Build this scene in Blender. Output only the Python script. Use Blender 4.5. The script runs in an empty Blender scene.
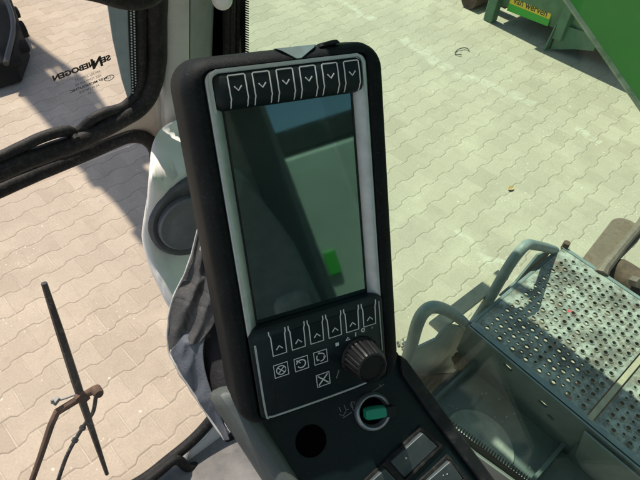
import bpy, bmesh, math, random
from mathutils import Vector, Matrix, noise
from mathutils.geometry import delaunay_2d_cdt
random.seed(7)
C = bpy.context.scene.collection
R = math.radians
# ---------------------------------------------------------------- frame: X right of the cab, Y ahead of the cab, Z up; eye over the origin
H = 2.428
PITCH, ROLL, FPX, YAW = R(46.97), R(4.51), 530.0, R(46)
_f = Vector((0, math.cos(PITCH), -math.sin(PITCH))); _r0 = Vector((1, 0, 0)); _u0 = _r0.cross(_f)
_r = math.cos(ROLL)*_r0 + math.sin(ROLL)*_u0; _u = -math.sin(ROLL)*_r0 + math.cos(ROLL)*_u0
_M = Matrix(((math.sin(YAW), math.cos(YAW), 0), (-math.cos(YAW), math.sin(YAW), 0), (0, 0, 1)))
CR, CU, CF = _M @ _r, _M @ _u, _M @ _f
EYE = Vector((0, 0, H))
def ray(x, y): return CR*((x-320)/FPX) - CU*((y-240)/FPX) + CF
def hit(x, y, n, d):                      # the point of a real plane n.p = d (heights from eye level) seen at (x, y)
    q = ray(x, y); return EYE + q*(d/q.dot(Vector(n)))
def atz(x, y, z): return hit(x, y, (0, 0, 1), z)
def E3(a, b, z): return Vector((a, b, z+H))

# ---------------------------------------------------------------- materials
def mat(name, col, rough=.6, metal=0, spec=.5, var=.0, vscale=30, bump=0, bscale=200, dust=0, dustcol=(.35,.32,.27), dscale=25, dlo=.52, dhi=.75, trans=0, emit=None, coat=0, ior=0):
    m = bpy.data.materials.new(name); m.use_nodes = True
    nt = m.node_tree; N = nt.nodes; L = nt.links; b = N['Principled BSDF']
    b.inputs['Base Color'].default_value = (*col, 1); b.inputs['Roughness'].default_value = rough
    b.inputs['Metallic'].default_value = metal; b.inputs['Specular IOR Level'].default_value = spec
    if trans: b.inputs['Transmission Weight'].default_value = trans
    if ior: b.inputs['IOR'].default_value = ior
    if coat: b.inputs['Coat Weight'].default_value = coat
    tc = N.new('ShaderNodeTexCoord'); src = tc.outputs['Object']
    cur = None
    if var:
        n = N.new('ShaderNodeTexNoise'); n.inputs['Scale'].default_value = vscale; n.inputs['Detail'].default_value = 6; n.inputs['Roughness'].default_value = .65
        L.new(src, n.inputs['Vector'])
        mr = N.new('ShaderNodeMapRange'); mr.inputs[1].default_value = .3; mr.inputs[2].default_value = .7; mr.inputs[3].default_value = 1-var; mr.inputs[4].default_value = 1+var
        L.new(n.outputs[0], mr.inputs[0])
        hs = N.new('ShaderNodeVectorMath'); hs.operation = 'SCALE'; hs.inputs[0].default_value = col; L.new(mr.outputs[0], hs.inputs['Scale'])
        cur = hs.outputs[0]
    if dust:
        n = N.new('ShaderNodeTexNoise'); n.inputs['Scale'].default_value = dscale; n.inputs['Detail'].default_value = 9; n.inputs['Roughness'].default_value = .75
        L.new(src, n.inputs['Vector'])
        mr = N.new('ShaderNodeMapRange'); mr.inputs[1].default_value = dlo; mr.inputs[2].default_value = dhi; mr.inputs[3].default_value = 0; mr.inputs[4].default_value = dust
        L.new(n.outputs[0], mr.inputs[0])
        mx = N.new('ShaderNodeMix'); mx.data_type = 'RGBA'; L.new(mr.outputs[0], mx.inputs[0])
        if cur is not None: L.new(cur, mx.inputs[6])
        else: mx.inputs[6].default_value = (*col, 1)
        mx.inputs[7].default_value = (*dustcol, 1); cur = mx.outputs[2]
        ar = N.new('ShaderNodeMath'); ar.operation = 'ADD'; ar.inputs[1].default_value = rough; ar.use_clamp = True; L.new(mr.outputs[0], ar.inputs[0]); L.new(ar.outputs[0], b.inputs['Roughness'])
    if cur is not None: L.new(cur, b.inputs['Base Color'])
    if bump:
        n = N.new('ShaderNodeTexNoise'); n.inputs['Scale'].default_value = bscale; n.inputs['Detail'].default_value = 4; L.new(src, n.inputs['Vector'])
        bp = N.new('ShaderNodeBump'); bp.inputs['Strength'].default_value = bump; bp.inputs['Distance'].default_value = .002
        L.new(n.outputs[0], bp.inputs['Height']); L.new(bp.outputs[0], b.inputs['Normal'])
    return m
def glass(name, tint, dirt=.03, spec=1.0):
    m = bpy.data.materials.new(name); m.use_nodes = True; nt = m.node_tree; N = nt.nodes; L = nt.links
    N.clear(); o = N.new('ShaderNodeOutputMaterial')
    t = N.new('ShaderNodeBsdfTransparent'); t.inputs[0].default_value = (*tint, 1)
    g = N.new('ShaderNodeBsdfGlossy'); g.inputs['Roughness'].default_value = .02
    lw_ = N.new('ShaderNodeLayerWeight'); lw_.inputs[0].default_value = .5
    pw = N.new('ShaderNodeMath'); pw.operation = 'POWER'; pw.inputs[1].default_value = 4; L.new(lw_.outputs['Facing'], pw.inputs[0])
    fr = N.new('ShaderNodeMath'); fr.operation = 'MULTIPLY_ADD'; fr.inputs[1].default_value = .5; fr.inputs[2].default_value = .012; L.new(pw.outputs[0], fr.inputs[0])
    mx = N.new('ShaderNodeMixShader'); L.new(fr.outputs[0], mx.inputs[0]); L.new(t.outputs[0], mx.inputs[1]); L.new(g.outputs[0], mx.inputs[2])
    d = N.new('ShaderNodeBsdfDiffuse'); d.inputs[0].default_value = (.6, .57, .5, 1)
    tc = N.new('ShaderNodeTexCoord'); n = N.new('ShaderNodeTexNoise'); n.inputs['Scale'].default_value = 9; n.inputs['Detail'].default_value = 8; n.inputs['Roughness'].default_value = .7
    L.new(tc.outputs['Object'], n.inputs['Vector'])
    n2 = N.new('ShaderNodeTexVoronoi'); n2.inputs['Scale'].default_value = 160; L.new(tc.outputs['Object'], n2.inputs['Vector'])
    lt = N.new('ShaderNodeMath'); lt.operation = 'LESS_THAN'; lt.inputs[1].default_value = .09; L.new(n2.outputs['Distance'], lt.inputs[0])
    ml = N.new('ShaderNodeMath'); ml.operation = 'MULTIPLY'; ml.inputs[1].default_value = dirt*1.5; L.new(lt.outputs[0], ml.inputs[0])
    mr = N.new('ShaderNodeMapRange'); mr.inputs[1].default_value = .4; mr.inputs[2].default_value = .75; mr.inputs[3].default_value = dirt*.25; mr.inputs[4].default_value = dirt*1.6; L.new(n.outputs[0], mr.inputs[0])
    ad = N.new('ShaderNodeMath'); ad.operation = 'ADD'; L.new(mr.outputs[0], ad.inputs[0]); L.new(ml.outputs[0], ad.inputs[1])
    m2 = N.new('ShaderNodeMixShader'); L.new(ad.outputs[0], m2.inputs[0]); L.new(mx.outputs[0], m2.inputs[1]); L.new(d.outputs[0], m2.inputs[2])
    L.new(m2.outputs[0], o.inputs[0]); return m

M = {}
M['black'] = mat('black_plastic', (.009,.011,.012), .5, spec=.25, var=.3, bump=.25, bscale=900, dust=.10, dscale=30)
M['black_dusty'] = mat('black_plastic_dusty', (.006,.0085,.0095), .6, spec=.13, var=.3, bump=.25, bscale=900, dust=.32, dustcol=(.20,.205,.205), dscale=240, dlo=.56, dhi=.85)
M['rubber'] = mat('rubber_seal', (.010,.010,.010), .62, spec=.28, var=.3, bump=.35, bscale=400, dust=.16, dscale=140, dlo=.5)
M['panel'] = mat('panel_black', (.0035,.010,.012), .42, spec=.25, dust=.14, dustcol=(.2,.22,.22), dscale=230, dlo=.55, dhi=.85)
M['silver'] = mat('silver_plastic', (.42,.47,.46), .42, metal=.35, var=.12, vscale=60, dust=.15, dscale=80)
M['print'] = mat('white_print', (.62,.65,.64), .6)
M['print_dim'] = mat('grey_print', (.18,.19,.19), .6)
M['screen'] = mat('screen_glass', (.008,.018,.017), .035, ior=2.3, dust=.035, dustcol=(.3,.3,.28), dscale=45, dlo=.5, dhi=.8)
M['knob'] = mat('knob_rubber', (.006,.0065,.007), .42, spec=.3)
M['teal'] = mat('teal_plastic', (.075,.12,.12), .5, var=.15)
M['trim'] = mat('grey_trim', (.52,.51,.48), .5, var=.08, vscale=12, bump=.12, bscale=300, dust=.5, dustcol=(.30,.24,.16), dscale=9, dlo=.5, dhi=.75)
M['trim_dark'] = mat('dark_grey_trim', (.26,.265,.27), .6, var=.1, bump=.15, bscale=300, dust=.2)
M['pod'] = mat('pale_trim', (.80,.79,.74), .45, var=.06, vscale=15, bump=.06, bscale=400, dust=.2, dscale=18)
M['speaker'] = mat('speaker_grille', (.085,.088,.092), .5, var=.2, bump=.4, bscale=900, dust=.3, dscale=40)
M['console_trim'] = mat('console_trim', (.075,.09,.085), .5, var=.12, bump=.15, bscale=400, dust=.35, dustcol=(.26,.25,.22), dscale=40, dlo=.54, dhi=.78)
M['speaker_cap'] = mat('speaker_cap', (.15,.155,.16), .42, var=.15, dust=.3, dscale=30)
M['frame_dusty'] = mat('switch_frame', (.012,.013,.013), .55, spec=.25, dust=.4, dustcol=(.11,.09,.07), dscale=90, dlo=.48, dhi=.75)
M['vinyl'] = mat('grey_vinyl', (.095,.11,.13), .6, spec=.3, var=.12, vscale=25, bump=.3, bscale=300, dust=.12, dscale=30, dustcol=(.42,.40,.36))
M['vinyl_dark'] = mat('dark_vinyl', (.065,.066,.066), .6, spec=.3, var=.15, vscale=35, bump=.35, bscale=300, dust=.2, dscale=30, dustcol=(.28,.26,.23))
M['vinyl_edge'] = mat('torn_vinyl_edge', (.40,.40,.38), .8, var=.2, vscale=80)
M['foam'] = mat('black_foam', (.012,.012,.014), .8, var=.4, bump=.8, bscale=90, dust=.4, dscale=70, dlo=.58)
M['key_green'] = mat('green_key', (.015,.27,.16), .22, spec=.6)
M['ring'] = mat('metal_ring', (.36,.385,.41), .35, metal=.7, var=.15, dust=.3, dscale=60)
M['void'] = mat('painted_dark', (.002,.002,.002), .9, spec=0)  # glossless near-black that paints the darkness inside gaps and holes
M['rocker'] = mat('rocker_face', (.048,.063,.066), .4, var=.1, dust=.2, dscale=60)
M['mat_floor'] = mat('floor_mat', (.20,.195,.185), .85, var=.3, vscale=14, bump=.5, bscale=150, dust=.5, dscale=30)
M['sill'] = mat('sill_trim', (.42,.45,.43), .5, var=.08)
M['frit_blue'] = mat('glass_edge_band', (.30,.35,.38), .35, var=.15)
M['decal'] = mat('black_decal', (.01,.01,.01), .5)
M['wiper'] = mat('wiper_black', (.025,.025,.025), .45, var=.3, dust=.7, dustcol=(.33,.33,.31), dscale=90, dlo=.54, dhi=.72)
M['rust'] = mat('rusty_steel', (.095,.055,.036), .75, var=.35, vscale=25, bump=.5, bscale=140, dust=.5, dustcol=(.055,.042,.034), dscale=14, dlo=.45, dhi=.6)
M['rust_pale'] = mat('rusty_plate', (.135,.095,.068), .75, var=.25, vscale=18, bump=.4, bscale=140, dust=.5, dustcol=(.08,.055,.04), dscale=16, dlo=.48, dhi=.65)
M['rust_edge'] = mat('worn_edge', (.17,.125,.095), .5, metal=.3, var=.25, vscale=40, bump=.3)
M['steelgrey'] = mat('grey_paint_worn', (.145,.175,.17), .5, var=.2, vscale=12, bump=.2, bscale=120, dust=.25, dustcol=(.24,.25,.23), dscale=16, dlo=.52, dhi=.75)
M['handle'] = mat('handle_paint', (.15,.18,.18), .45, var=.2, vscale=14, bump=.25, bscale=100, dust=.55, dustcol=(.36,.33,.27), dscale=20, dlo=.5, dhi=.7)
M['traygrey'] = mat('tray_paint', (.075,.098,.094), .5, var=.3, vscale=9, bump=.25, bscale=100, dust=.4, dustcol=(.15,.14,.12), dscale=14, dlo=.55, dhi=.8)
M['disc'] = mat('scuffed_disc', (.21,.22,.20), .7, var=.3, vscale=25, bump=.3, dust=.4, dscale=18)
M['tanbar'] = mat('tan_worn_bar', (.33,.28,.20), .7, var=.2, vscale=20, dust=.5, dustcol=(.14,.10,.07), dscale=18)
M['boom'] = mat('boom_green_paint', (.06,.33,.05), .35, var=.12, vscale=4, bump=.08, bscale=200, dust=.22, dustcol=(.25,.3,.2), dscale=30, dlo=.55)
M['boom_edge'] = mat('worn_green_edge', (.42,.42,.32), .6, var=.3, vscale=30, dust=.5, dustcol=(.05,.2,.05), dscale=25, dlo=.5, dhi=.6)
M['cont'] = mat('container_green', (.075,.17,.085), .55, var=.25, vscale=6, bump=.2, bscale=80, dust=.5, dustcol=(.24,.20,.14), dscale=8, dlo=.5, dhi=.72)
M['sign_green'] = mat('sign_green', (.04,.36,.03), .45, var=.08, vscale=8)
M['sign_yellow'] = mat('sign_yellow', (.75,.52,.03), .45, var=.06, vscale=8)
M['sign_brown'] = mat('sign_lettering', (.07,.055,.015), .5)
M['hood'] = mat('hood_paint', (.40,.44,.40), .4, var=.15, vscale=3, dust=.3, dscale=4)
M['seat'] = mat('seat_fabric', (.40,.41,.41), .85, var=.3, bump=.4)
M['post_grey'] = mat('grey_post', (.10,.105,.105), .6)
M['bolster'] = mat('bolster_fabric', (.26,.265,.265), .85, var=.2)
M['leaf'] = mat('dry_leaf', (.40,.27,.12), .7, var=.3, vscale=60)
M['clod'] = mat('tan_clod', (.36,.22,.12), .85, var=.35, vscale=60, bump=.6)
M['wire'] = mat('dark_wire', (.05,.045,.04), .6)
M['hose'] = mat('hydraulic_hose', (.015,.015,.015), .5)
M['hose_dark'] = mat('flat_near_black', (.007,.008,.009), .8, spec=.1, var=.3, vscale=12)
M['steel'] = mat('chrome_metal', (.6,.6,.6), .2, metal=1)
M['clear'] = glass('clear_glass', (.982,.955,.938), .022)
M['tint'] = glass('green_tinted_glass', (.868,.990,.895), .018)

def deck_material():
    m = mat('perforated_steel', (.31,.315,.285), .55, metal=.1, var=.2, vscale=10, bump=.3, bscale=150)
    nt = m.node_tree; N = nt.nodes; L = nt.links; b = N['Principled BSDF']
    old = b.inputs['Base Color'].links[0].from_socket
    tc = N.new('ShaderNodeTexCoord')
    def layer(prev, col, scale, lo, hi, amt, detail=8, rough=.7, off=0):
        mp = N.new('ShaderNodeMapping'); mp.inputs['Location'].default_value = (off, off*.7, 0); L.new(tc.outputs['Object'], mp.inputs[0])
        n = N.new('ShaderNodeTexNoise'); n.inputs['Scale'].default_value = scale; n.inputs['Detail'].default_value = detail; n.inputs['Roughness'].default_value = rough; L.new(mp.outputs[0], n.inputs['Vector'])
        mr = N.new('ShaderNodeMapRange'); mr.inputs[1].default_value = lo; mr.inputs[2].default_value = hi; mr.inputs[3].default_value = 0; mr.inputs[4].default_value = amt; L.new(n.outputs[0], mr.inputs[0])
        mx = N.new('ShaderNodeMix'); mx.data_type = 'RGBA'; L.new(mr.outputs[0], mx.inputs[0]); L.new(prev, mx.inputs[6]); mx.inputs[7].default_value = (*col, 1); return mx.outputs[2]
    c = layer(old, (.34,.335,.29), 9, .42, .62, .7)
    c = layer(c, (.07,.068,.058), 11, .44, .58, .8, off=1.7)
    c = layer(c, (.14,.10,.07), 26, .48, .62, .75, off=3)
    c = layer(c, (.43,.42,.37), 55, .54, .66, .65, off=9)
    c = layer(c, (.06,.06,.055), 80, .56, .68, .7, off=6)
    c = layer(c, (.55,.03,.06), 13, .68, .71, .8, detail=3, rough=.5, off=5.3)
    L.new(c, b.inputs['Base Color']); return m
M['deck'] = deck_material()

def paving_material():
    m = bpy.data.materials.new('concrete_pavers'); m.use_nodes = True
    nt = m.node_tree; N = nt.nodes; L = nt.links; b = N['Principled BSDF']
    def val(s, x):
        if isinstance(x, (int, float)): s.default_value = x
        else: L.new(x, s)
    def mth(op, a, b_=None, c=None, clamp=False):
        n = N.new('ShaderNodeMath'); n.operation = op; n.use_clamp = clamp; val(n.inputs[0], a)
        if b_ is not None: val(n.inputs[1], b_)
        if c is not None: val(n.inputs[2], c)
        return n.outputs[0]
    def mr(x, a, b_, c, d, smooth=False):
        n = N.new('ShaderNodeMapRange'); val(n.inputs[0], x)
        if smooth: n.interpolation_type = 'SMOOTHSTEP'
        for i, v in enumerate((a, b_, c, d)): n.inputs[i+1].default_value = v
        return n.outputs[0]
    def mix(f, a, c):
        n = N.new('ShaderNodeMix'); n.data_type = 'RGBA'; val(n.inputs[0], f)
        for s, v in ((n.inputs[6], a), (n.inputs[7], c)):
            if isinstance(v, tuple): s.default_value = (*v, 1)
            else: L.new(v, s)
        return n.outputs[2]
    geo = N.new('ShaderNodeNewGeometry'); pos = geo.outputs['Position']
    def noise(scale, detail=4, rough=.6, off=(0,0,0)):
        mp = N.new('ShaderNodeMapping'); mp.inputs['Location'].default_value = off; L.new(pos, mp.inputs[0])
        n = N.new('ShaderNodeTexNoise'); n.inputs['Scale'].default_value = scale; n.inputs['Detail'].default_value = detail; n.inputs['Roughness'].default_value = rough; L.new(mp.outputs[0], n.inputs['Vector']); return n
    # slight laying irregularity
    wn = noise(1.6, 2, .5); wv = N.new('ShaderNodeVectorMath'); wv.operation = 'MULTIPLY_ADD'
    L.new(wn.outputs['Color'], wv.inputs[0]); wv.inputs[1].default_value = (.022,.022,0); L.new(pos, wv.inputs[2])
    wn2 = noise(22, 2, .5); wv2 = N.new('ShaderNodeVectorMath'); wv2.operation = 'MULTIPLY_ADD'
    L.new(wn2.outputs['Color'], wv2.inputs[0]); wv2.inputs[1].default_value = (.004,.004,0); L.new(wv.outputs[0], wv2.inputs[2])
    mp = N.new('ShaderNodeMapping'); mp.vector_type = 'POINT'; mp.inputs['Rotation'].default_value = (0, 0, R(-3.9)); mp.inputs['Location'].default_value = (PAVE_X, PAVE_Y, 0); L.new(wv2.outputs[0], mp.inputs[0])
    sp = N.new('ShaderNodeSeparateXYZ'); L.new(mp.outputs[0], sp.inputs[0])
    u = mth('DIVIDE', sp.outputs[0], .2); v = mth('DIVIDE', sp.outputs[1], .14)
    k0 = mth('FLOOR', mth('ADD', v, .5))
    par = mth('FLOORED_MODULO', k0, 2)
    sgn = mth('SUBTRACT', 1, mth('MULTIPLY', par, 2))
    tri = mth('SUBTRACT', mth('MULTIPLY', mth('ABSOLUTE', mth('SUBTRACT', mth('FRACT', u), .5)), 4), 1)      # +1 at u=0, -1 at u=.5
    w = mth('MINIMUM', mth('MAXIMUM', mth('MULTIPLY', tri, 4.2), -1), 1)
    d = mth('SUBTRACT', mth('SUBTRACT', v, k0), mth('MULTIPLY', mth('MULTIPLY', sgn, w), .074))
    row = mth('SUBTRACT', k0, mth('LESS_THAN', d, 0))
    dl = mth('MULTIPLY', mth('ABSOLUTE', d), .14*.85)
    # end joints sit where the stone is widest: u=0 for odd rows (upper boundary even), u=.5 otherwise
    rp = mth('FLOORED_MODULO', row, 2)
    cu = mth('SUBTRACT', u, mth('MULTIPLY', mth('SUBTRACT', 1, rp), .5))
    ci = mth('FLOOR', cu)
    cf = mth('FRACT', cu)
    dc = mth('MULTIPLY', mth('MINIMUM', cf, mth('SUBTRACT', 1, cf)), .2)
    joint = mth('MINIMUM', dl, dc)
    cx = N.new('ShaderNodeCombineXYZ'); L.new(row, cx.inputs[0]); L.new(ci, cx.inputs[1])
    wh = N.new('ShaderNodeTexWhiteNoise'); wh.noise_dimensions = '2D'; L.new(cx.outputs[0], wh.inputs['Vector'])
    base = mix(mr(wh.outputs['Value'], 0, 1, 0, 1), (.332,.272,.206), (.408,.340,.262))
    base = mix(mr(noise(.55, 6, .62).outputs[0], .38, .66, 0, .55), base, (.315,.277,.222))
    base = mix(mr(noise(2.3, 7, .7, (4,1,0)).outputs[0], .48, .70, 0, .55), base, (.485,.418,.318))
    base = mix(mr(noise(7, 8, .75, (2,7,0)).outputs[0], .56, .74, 0, .5), base, (.21,.18,.14))
    base = mix(mr(noise(95, 5, .8).outputs[0], .42, .66, .0, .42), base, (.22,.188,.145))
    base = mix(mr(noise(75, 5, .8, (1,3,0)).outputs[0], .57, .66, 0, .38), base, (.52,.47,.38))
    vo = N.new('ShaderNodeTexVoronoi'); vo.inputs['Scale'].default_value = 42; L.new(wv2.outputs[0], vo.inputs['Vector'])
    spk = mth('MULTIPLY', mth('LESS_THAN', vo.outputs['Distance'], .15), mr(noise(3, 3).outputs[0], .52, .60, 0, .6))
    base = mix(spk, base, (.66,.63,.56))
    vo2 = N.new('ShaderNodeTexVoronoi'); vo2.inputs['Scale'].default_value = 7; L.new(wv2.outputs[0], vo2.inputs['Vector'])
    base = mix(mth('MULTIPLY', mth('LESS_THAN', vo2.outputs['Distance'], .05), .5), base, (.64,.61,.54))
    # white spill line and blotches on the yard
    for (p, q, wd, amt) in SPILLS:
        dx, dy = q[0]-p[0], q[1]-p[1]; ln = math.hypot(dx, dy); dx /= ln; dy /= ln
        s2 = N.new('ShaderNodeSeparateXYZ'); L.new(pos, s2.inputs[0])
        al = mth('ADD', mth('MULTIPLY', mth('SUBTRACT', s2.outputs[0], p[0]), dx), mth('MULTIPLY', mth('SUBTRACT', s2.outputs[1], p[1]), dy))
        ac = mth('ABSOLUTE', mth('ADD', mth('ADD', mth('MULTIPLY', mth('SUBTRACT', s2.outputs[0], p[0]), -dy), mth('MULTIPLY', mth('SUBTRACT', s2.outputs[1], p[1]), dx)), mth('MULTIPLY', mth('SUBTRACT', noise(4, 4).outputs[0], .5), .3)))
        ins = mth('MULTIPLY', mth('GREATER_THAN', al, 0), mth('LESS_THAN', al, ln))
        f = mth('MULTIPLY', mth('MULTIPLY', mr(ac, wd*.3, wd, 1, 0, True), ins), mr(noise(9, 6, .75, (3,3,1)).outputs[0], .40, .58, .0, amt))
        base = mix(f, base, (.58,.55,.46))
    jn = noise(11, 5, .7)
    lj = mr(dl, .0008, .0036, 1, 0, True); cj = mr(dc, .001, .004, 1, 0, True)
    lj = mth('MULTIPLY', lj, mr(jn.outputs[0], .34, .62, .75, .15)); cj = mth('MULTIPLY', cj, mr(noise(5, 4, .6, (8,2,0)).outputs[0], .42, .6, .15, .9))
    base = mix(lj, base, (.15,.118,.085)); base = mix(mth('MULTIPLY', cj, .75), base, (.48,.42,.325))
    L.new(base, b.inputs['Base Color']); b.inputs['Roughness'].default_value = .9; b.inputs['Specular IOR Level'].default_value = .25
    hgt = mth('ADD', mr(joint, .0008, .007, 0, 1, True), mth('MULTIPLY', noise(120, 4, .7).outputs[0], .10))
    hgt = mth('ADD', hgt, mth('MULTIPLY', wh.outputs['Value'], .12))
    bp = N.new('ShaderNodeBump'); bp.inputs['Strength'].default_value = .6; bp.inputs['Distance'].default_value = .0045
    L.new(hgt, bp.inputs['Height']); L.new(bp.outputs[0], b.inputs['Normal'])
    return m

# ---------------------------------------------------------------- mesh helpers
class MB:
    def __init__(s): s.v = []; s.f = []; s.mi = []; s.cur = 0
    def add(s, vs, fs):
        o = len(s.v); s.v += [Vector(p) for p in vs]
        for f in fs: s.f.append([i+o for i in f]); s.mi.append(s.cur)
        return s
    def box(s, c, size, ax=None):
        ax = ax or (Vector((1,0,0)), Vector((0,1,0)), Vector((0,0,1))); c = Vector(c)
        vs = [c + ax[0]*(x*size[0]/2) + ax[1]*(y*size[1]/2) + ax[2]*(z*size[2]/2) for x in (-1,1) for y in (-1,1) for z in (-1,1)]
        return s.add(vs, [(0,1,3,2),(4,6,7,5),(0,4,5,1),(2,3,7,6),(0,2,6,4),(1,5,7,3)])
    def tube(s, path, r, n=10, closed=False, squash=None):
        path = [Vector(p) for p in path]; rings = []; m = len(path); up = None
        for i, p in enumerate(path):
            a = path[(i-1) % m] if (i or closed) else p; b = path[(i+1) % m] if (i < m-1 or closed) else p
            t = (b-a).normalized()
            if up is None:
                up = Vector((0,0,1)) if abs(t.z) < .9 else Vector((0,1,0))
            up = (up - t*up.dot(t)).normalized(); sd = t.cross(up)
            rr = r[i] if isinstance(r, (list, tuple)) else r
            rings.append([p + (up*math.cos(2*math.pi*k/n) + sd*math.sin(2*math.pi*k/n))*rr for k in range(n)])
        s.loft(rings, closed=closed); return s
    def loft(s, rings, closed=False, cap=True, cyc=True):
        n = len(rings[0]); vs = [p for r_ in rings for p in r_]; fs = []; m = len(rings)
        for i in range(m if closed else m-1):
            j = (i+1) % m
            for k in range(n if cyc else n-1):
                l = (k+1) % n; fs.append((i*n+k, i*n+l, j*n+l, j*n+k))
        if cap and not closed: fs += [tuple(range(n))[::-1], tuple((m-1)*n+k for k in range(n))]
        return s.add(vs, fs)
    def lathe(s, c, ax, prof, n=32, ribs=None):            # prof: (radius, height)
        ax = Vector(ax).normalized(); a = ax.orthogonal().normalized(); b = ax.cross(a); c = Vector(c)
        rings = []
        for (r_, h) in prof:
            ring = []
            for k in range(n):
                rr = r_*(1 - (ribs[2] if ribs and ribs[0] <= h <= ribs[1] and k % 4 < 1 else 0)); t = 2*math.pi*k/n
                ring.append(c + ax*h + (a*math.cos(t) + b*math.sin(t))*rr)
            rings.append(ring)
        return s.loft(rings)
    def slab(s, pts, d, holes=()):                         # pts: planar 3D outline, d: thickness vector; holes: 3D loops
        pts = [Vector(p) for p in pts]; d = Vector(d); nrm = Vector((0,0,0))
        for i in range(len(pts)): nrm += (pts[i]-pts[0]).cross(pts[(i+1) % len(pts)]-pts[0])
        nrm.normalize()
        if nrm.dot(d) > 0: pts = pts[::-1]; nrm = -nrm
        if not holes:
            n = len(pts); vs = pts + [p+d for p in pts]
            fs = [tuple(range(n)), tuple(range(n, 2*n))[::-1]] + [(k, k+n, (k+1) % n + n, (k+1) % n) for k in range(n)]
            return s.add(vs, fs)
        ax = (pts[1]-pts[0]).normalized(); ay = nrm.cross(ax); o = pts[0]
        to2 = lambda p: Vector(((Vector(p)-o).dot(ax), (Vector(p)-o).dot(ay)))
        loops = [[to2(p) for p in pts]] + [[to2(p) for p in h] for h in holes]
        co = []; ed = []
        for lp in loops:
            b = len(co); co += lp; ed += [(b+i, b+(i+1) % len(lp)) for i in range(len(lp))]
        cv, ce, cf, *_ = delaunay_2d_cdt(co, ed, [], 1, 1e-7)
        hb = [(min(p.x for p in l), max(p.x for p in l), min(p.y for p in l), max(p.y for p in l), l) for l in loops[1:]]
        def inside(q, l):
            r_ = False
            for i in range(len(l)):
                a, b = l[i], l[i-1]
                if (a.y > q.y) != (b.y > q.y) and q.x < (b.x-a.x)*(q.y-a.y)/(b.y-a.y)+a.x: r_ = not r_
            return r_
        keep = []
        for f in cf:
            q = sum((cv[i] for i in f), Vector((0,0)))/len(f)
            if not inside(q, loops[0]): continue
            if any(h[0] < q.x < h[1] and h[2] < q.y < h[3] and inside(q, h[4]) for h in hb): continue
            keep.append(list(f))
        top = [o + ax*p.x + ay*p.y for p in cv]
        s.add(top, keep); s.add([p+d for p in top], [f[::-1] for f in keep])
        for lp in loops:
            n = len(lp); a = [o + ax*p.x + ay*p.y for p in lp]
            s.add(a + [p+d for p in a], [(k, k+n, (k+1) % n + n, (k+1) % n) for k in range(n)])
        return s
    def stroke(s, path, w, nrm, h=.0005, closed=False):    # flat printed line with a hair of thickness
        path = [Vector(p) for p in path]; nrm = Vector(nrm).normalized(); m = len(path); L_ = []; R_ = []
        for i, p in enumerate(path):
            a = path[(i-1) % m] if (i or closed) else p; b = path[(i+1) % m] if (i < m-1 or closed) else p
            t = (b-a).normalized(); sd = nrm.cross(t)*(w/2); L_.append(p+sd); R_.append(p-sd)
        rings = [[L_[i]+nrm*h, R_[i]+nrm*h, R_[i], L_[i]] for i in range(m)]
        return s.loft(rings, closed=closed)
    def build(s, name, mats, parent=None, bevel=0, base=None, seg=2, ang=35, subsurf=0, solid=0):
        me = bpy.data.meshes.new(name)
        if base is None:
            xs = [p.x for p in s.v]; ys = [p.y for p in s.v]; zs = [p.z for p in s.v]
            base = Vector(((min(xs)+max(xs))/2, (min(ys)+max(ys))/2, min(zs)))
        base = Vector(base)
        me.from_pydata([p-base for p in s.v], [], s.f)
        mats = mats if isinstance(mats, (list, tuple)) else [mats]
        for m in mats: me.materials.append(M[m] if isinstance(m, str) else m)
        me.polygons.foreach_set('material_index', s.mi)
        bm = bmesh.new(); bm.from_mesh(me); bmesh.ops.recalc_face_normals(bm, faces=bm.faces); bm.to_mesh(me); bm.free()
        me.polygons.foreach_set('use_smooth', [True]*len(me.polygons)); me.set_sharp_from_angle(angle=R(ang))
        o = bpy.data.objects.new(name, me); C.objects.link(o)
        if parent is not None:
            o.parent = parent; pl = Vector((0,0,0)); q = parent
            while q is not None: pl += q.location; q = q.parent
            o.location = base - pl
        else: o.location = base
        if solid:
            md = o.modifiers.new('solid', 'SOLIDIFY'); md.thickness = solid; md.offset = 0
        if subsurf:
            md = o.modifiers.new('sub', 'SUBSURF'); md.levels = subsurf; md.render_levels = subsurf
        if bevel:
            md = o.modifiers.new('bevel', 'BEVEL'); md.width = bevel; md.segments = seg; md.limit_method = 'ANGLE'; md.angle_limit = R(40); md.harden_normals = True
        return o
def thing(name, label, cat, loc, group=None):
    o = bpy.data.objects.new(name, None); C.objects.link(o); o.location = loc; o.empty_display_size = .1
    return tag(o, label, cat, group)
def tag(o, label, cat, group=None):
    o['label'] = label; o['category'] = cat
    if group: o['group'] = group
    return o
def structure(o): o['kind'] = 'structure'; return o
def smooth_path(pts, n=6, closed=False):
    pts = [Vector(p) for p in pts]; out = []; m = len(pts)
    for i in range(m if closed else m-1):
        p0 = pts[i-1] if (i or closed) else pts[0]*2-pts[1]; p1 = pts[i]; p2 = pts[(i+1) % m]
        p3 = pts[(i+2) % m] if (closed or i+2 < m) else p2*2-p1
        for k in range(n):
            t = k/n; out.append(.5*((2*p1) + (p2-p0)*t + (2*p0-5*p1+4*p2-p3)*t*t + (3*p1-p0-3*p2+p3)*t**3))
    if not closed: out.append(pts[-1])
    return out
def rrect(w, h, r, n=6):                                   # half sizes, counter-clockwise
    o = []
    for (cx, cy, a0) in ((w-r, h-r, 0), (-w+r, h-r, 90), (-w+r, -h+r, 180), (w-r, -h+r, 270)):
        for k in range(n+1):
            a = R(a0 + 90*k/n); o.append((cx+r*math.cos(a), cy+r*math.sin(a)))
    return o
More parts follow.
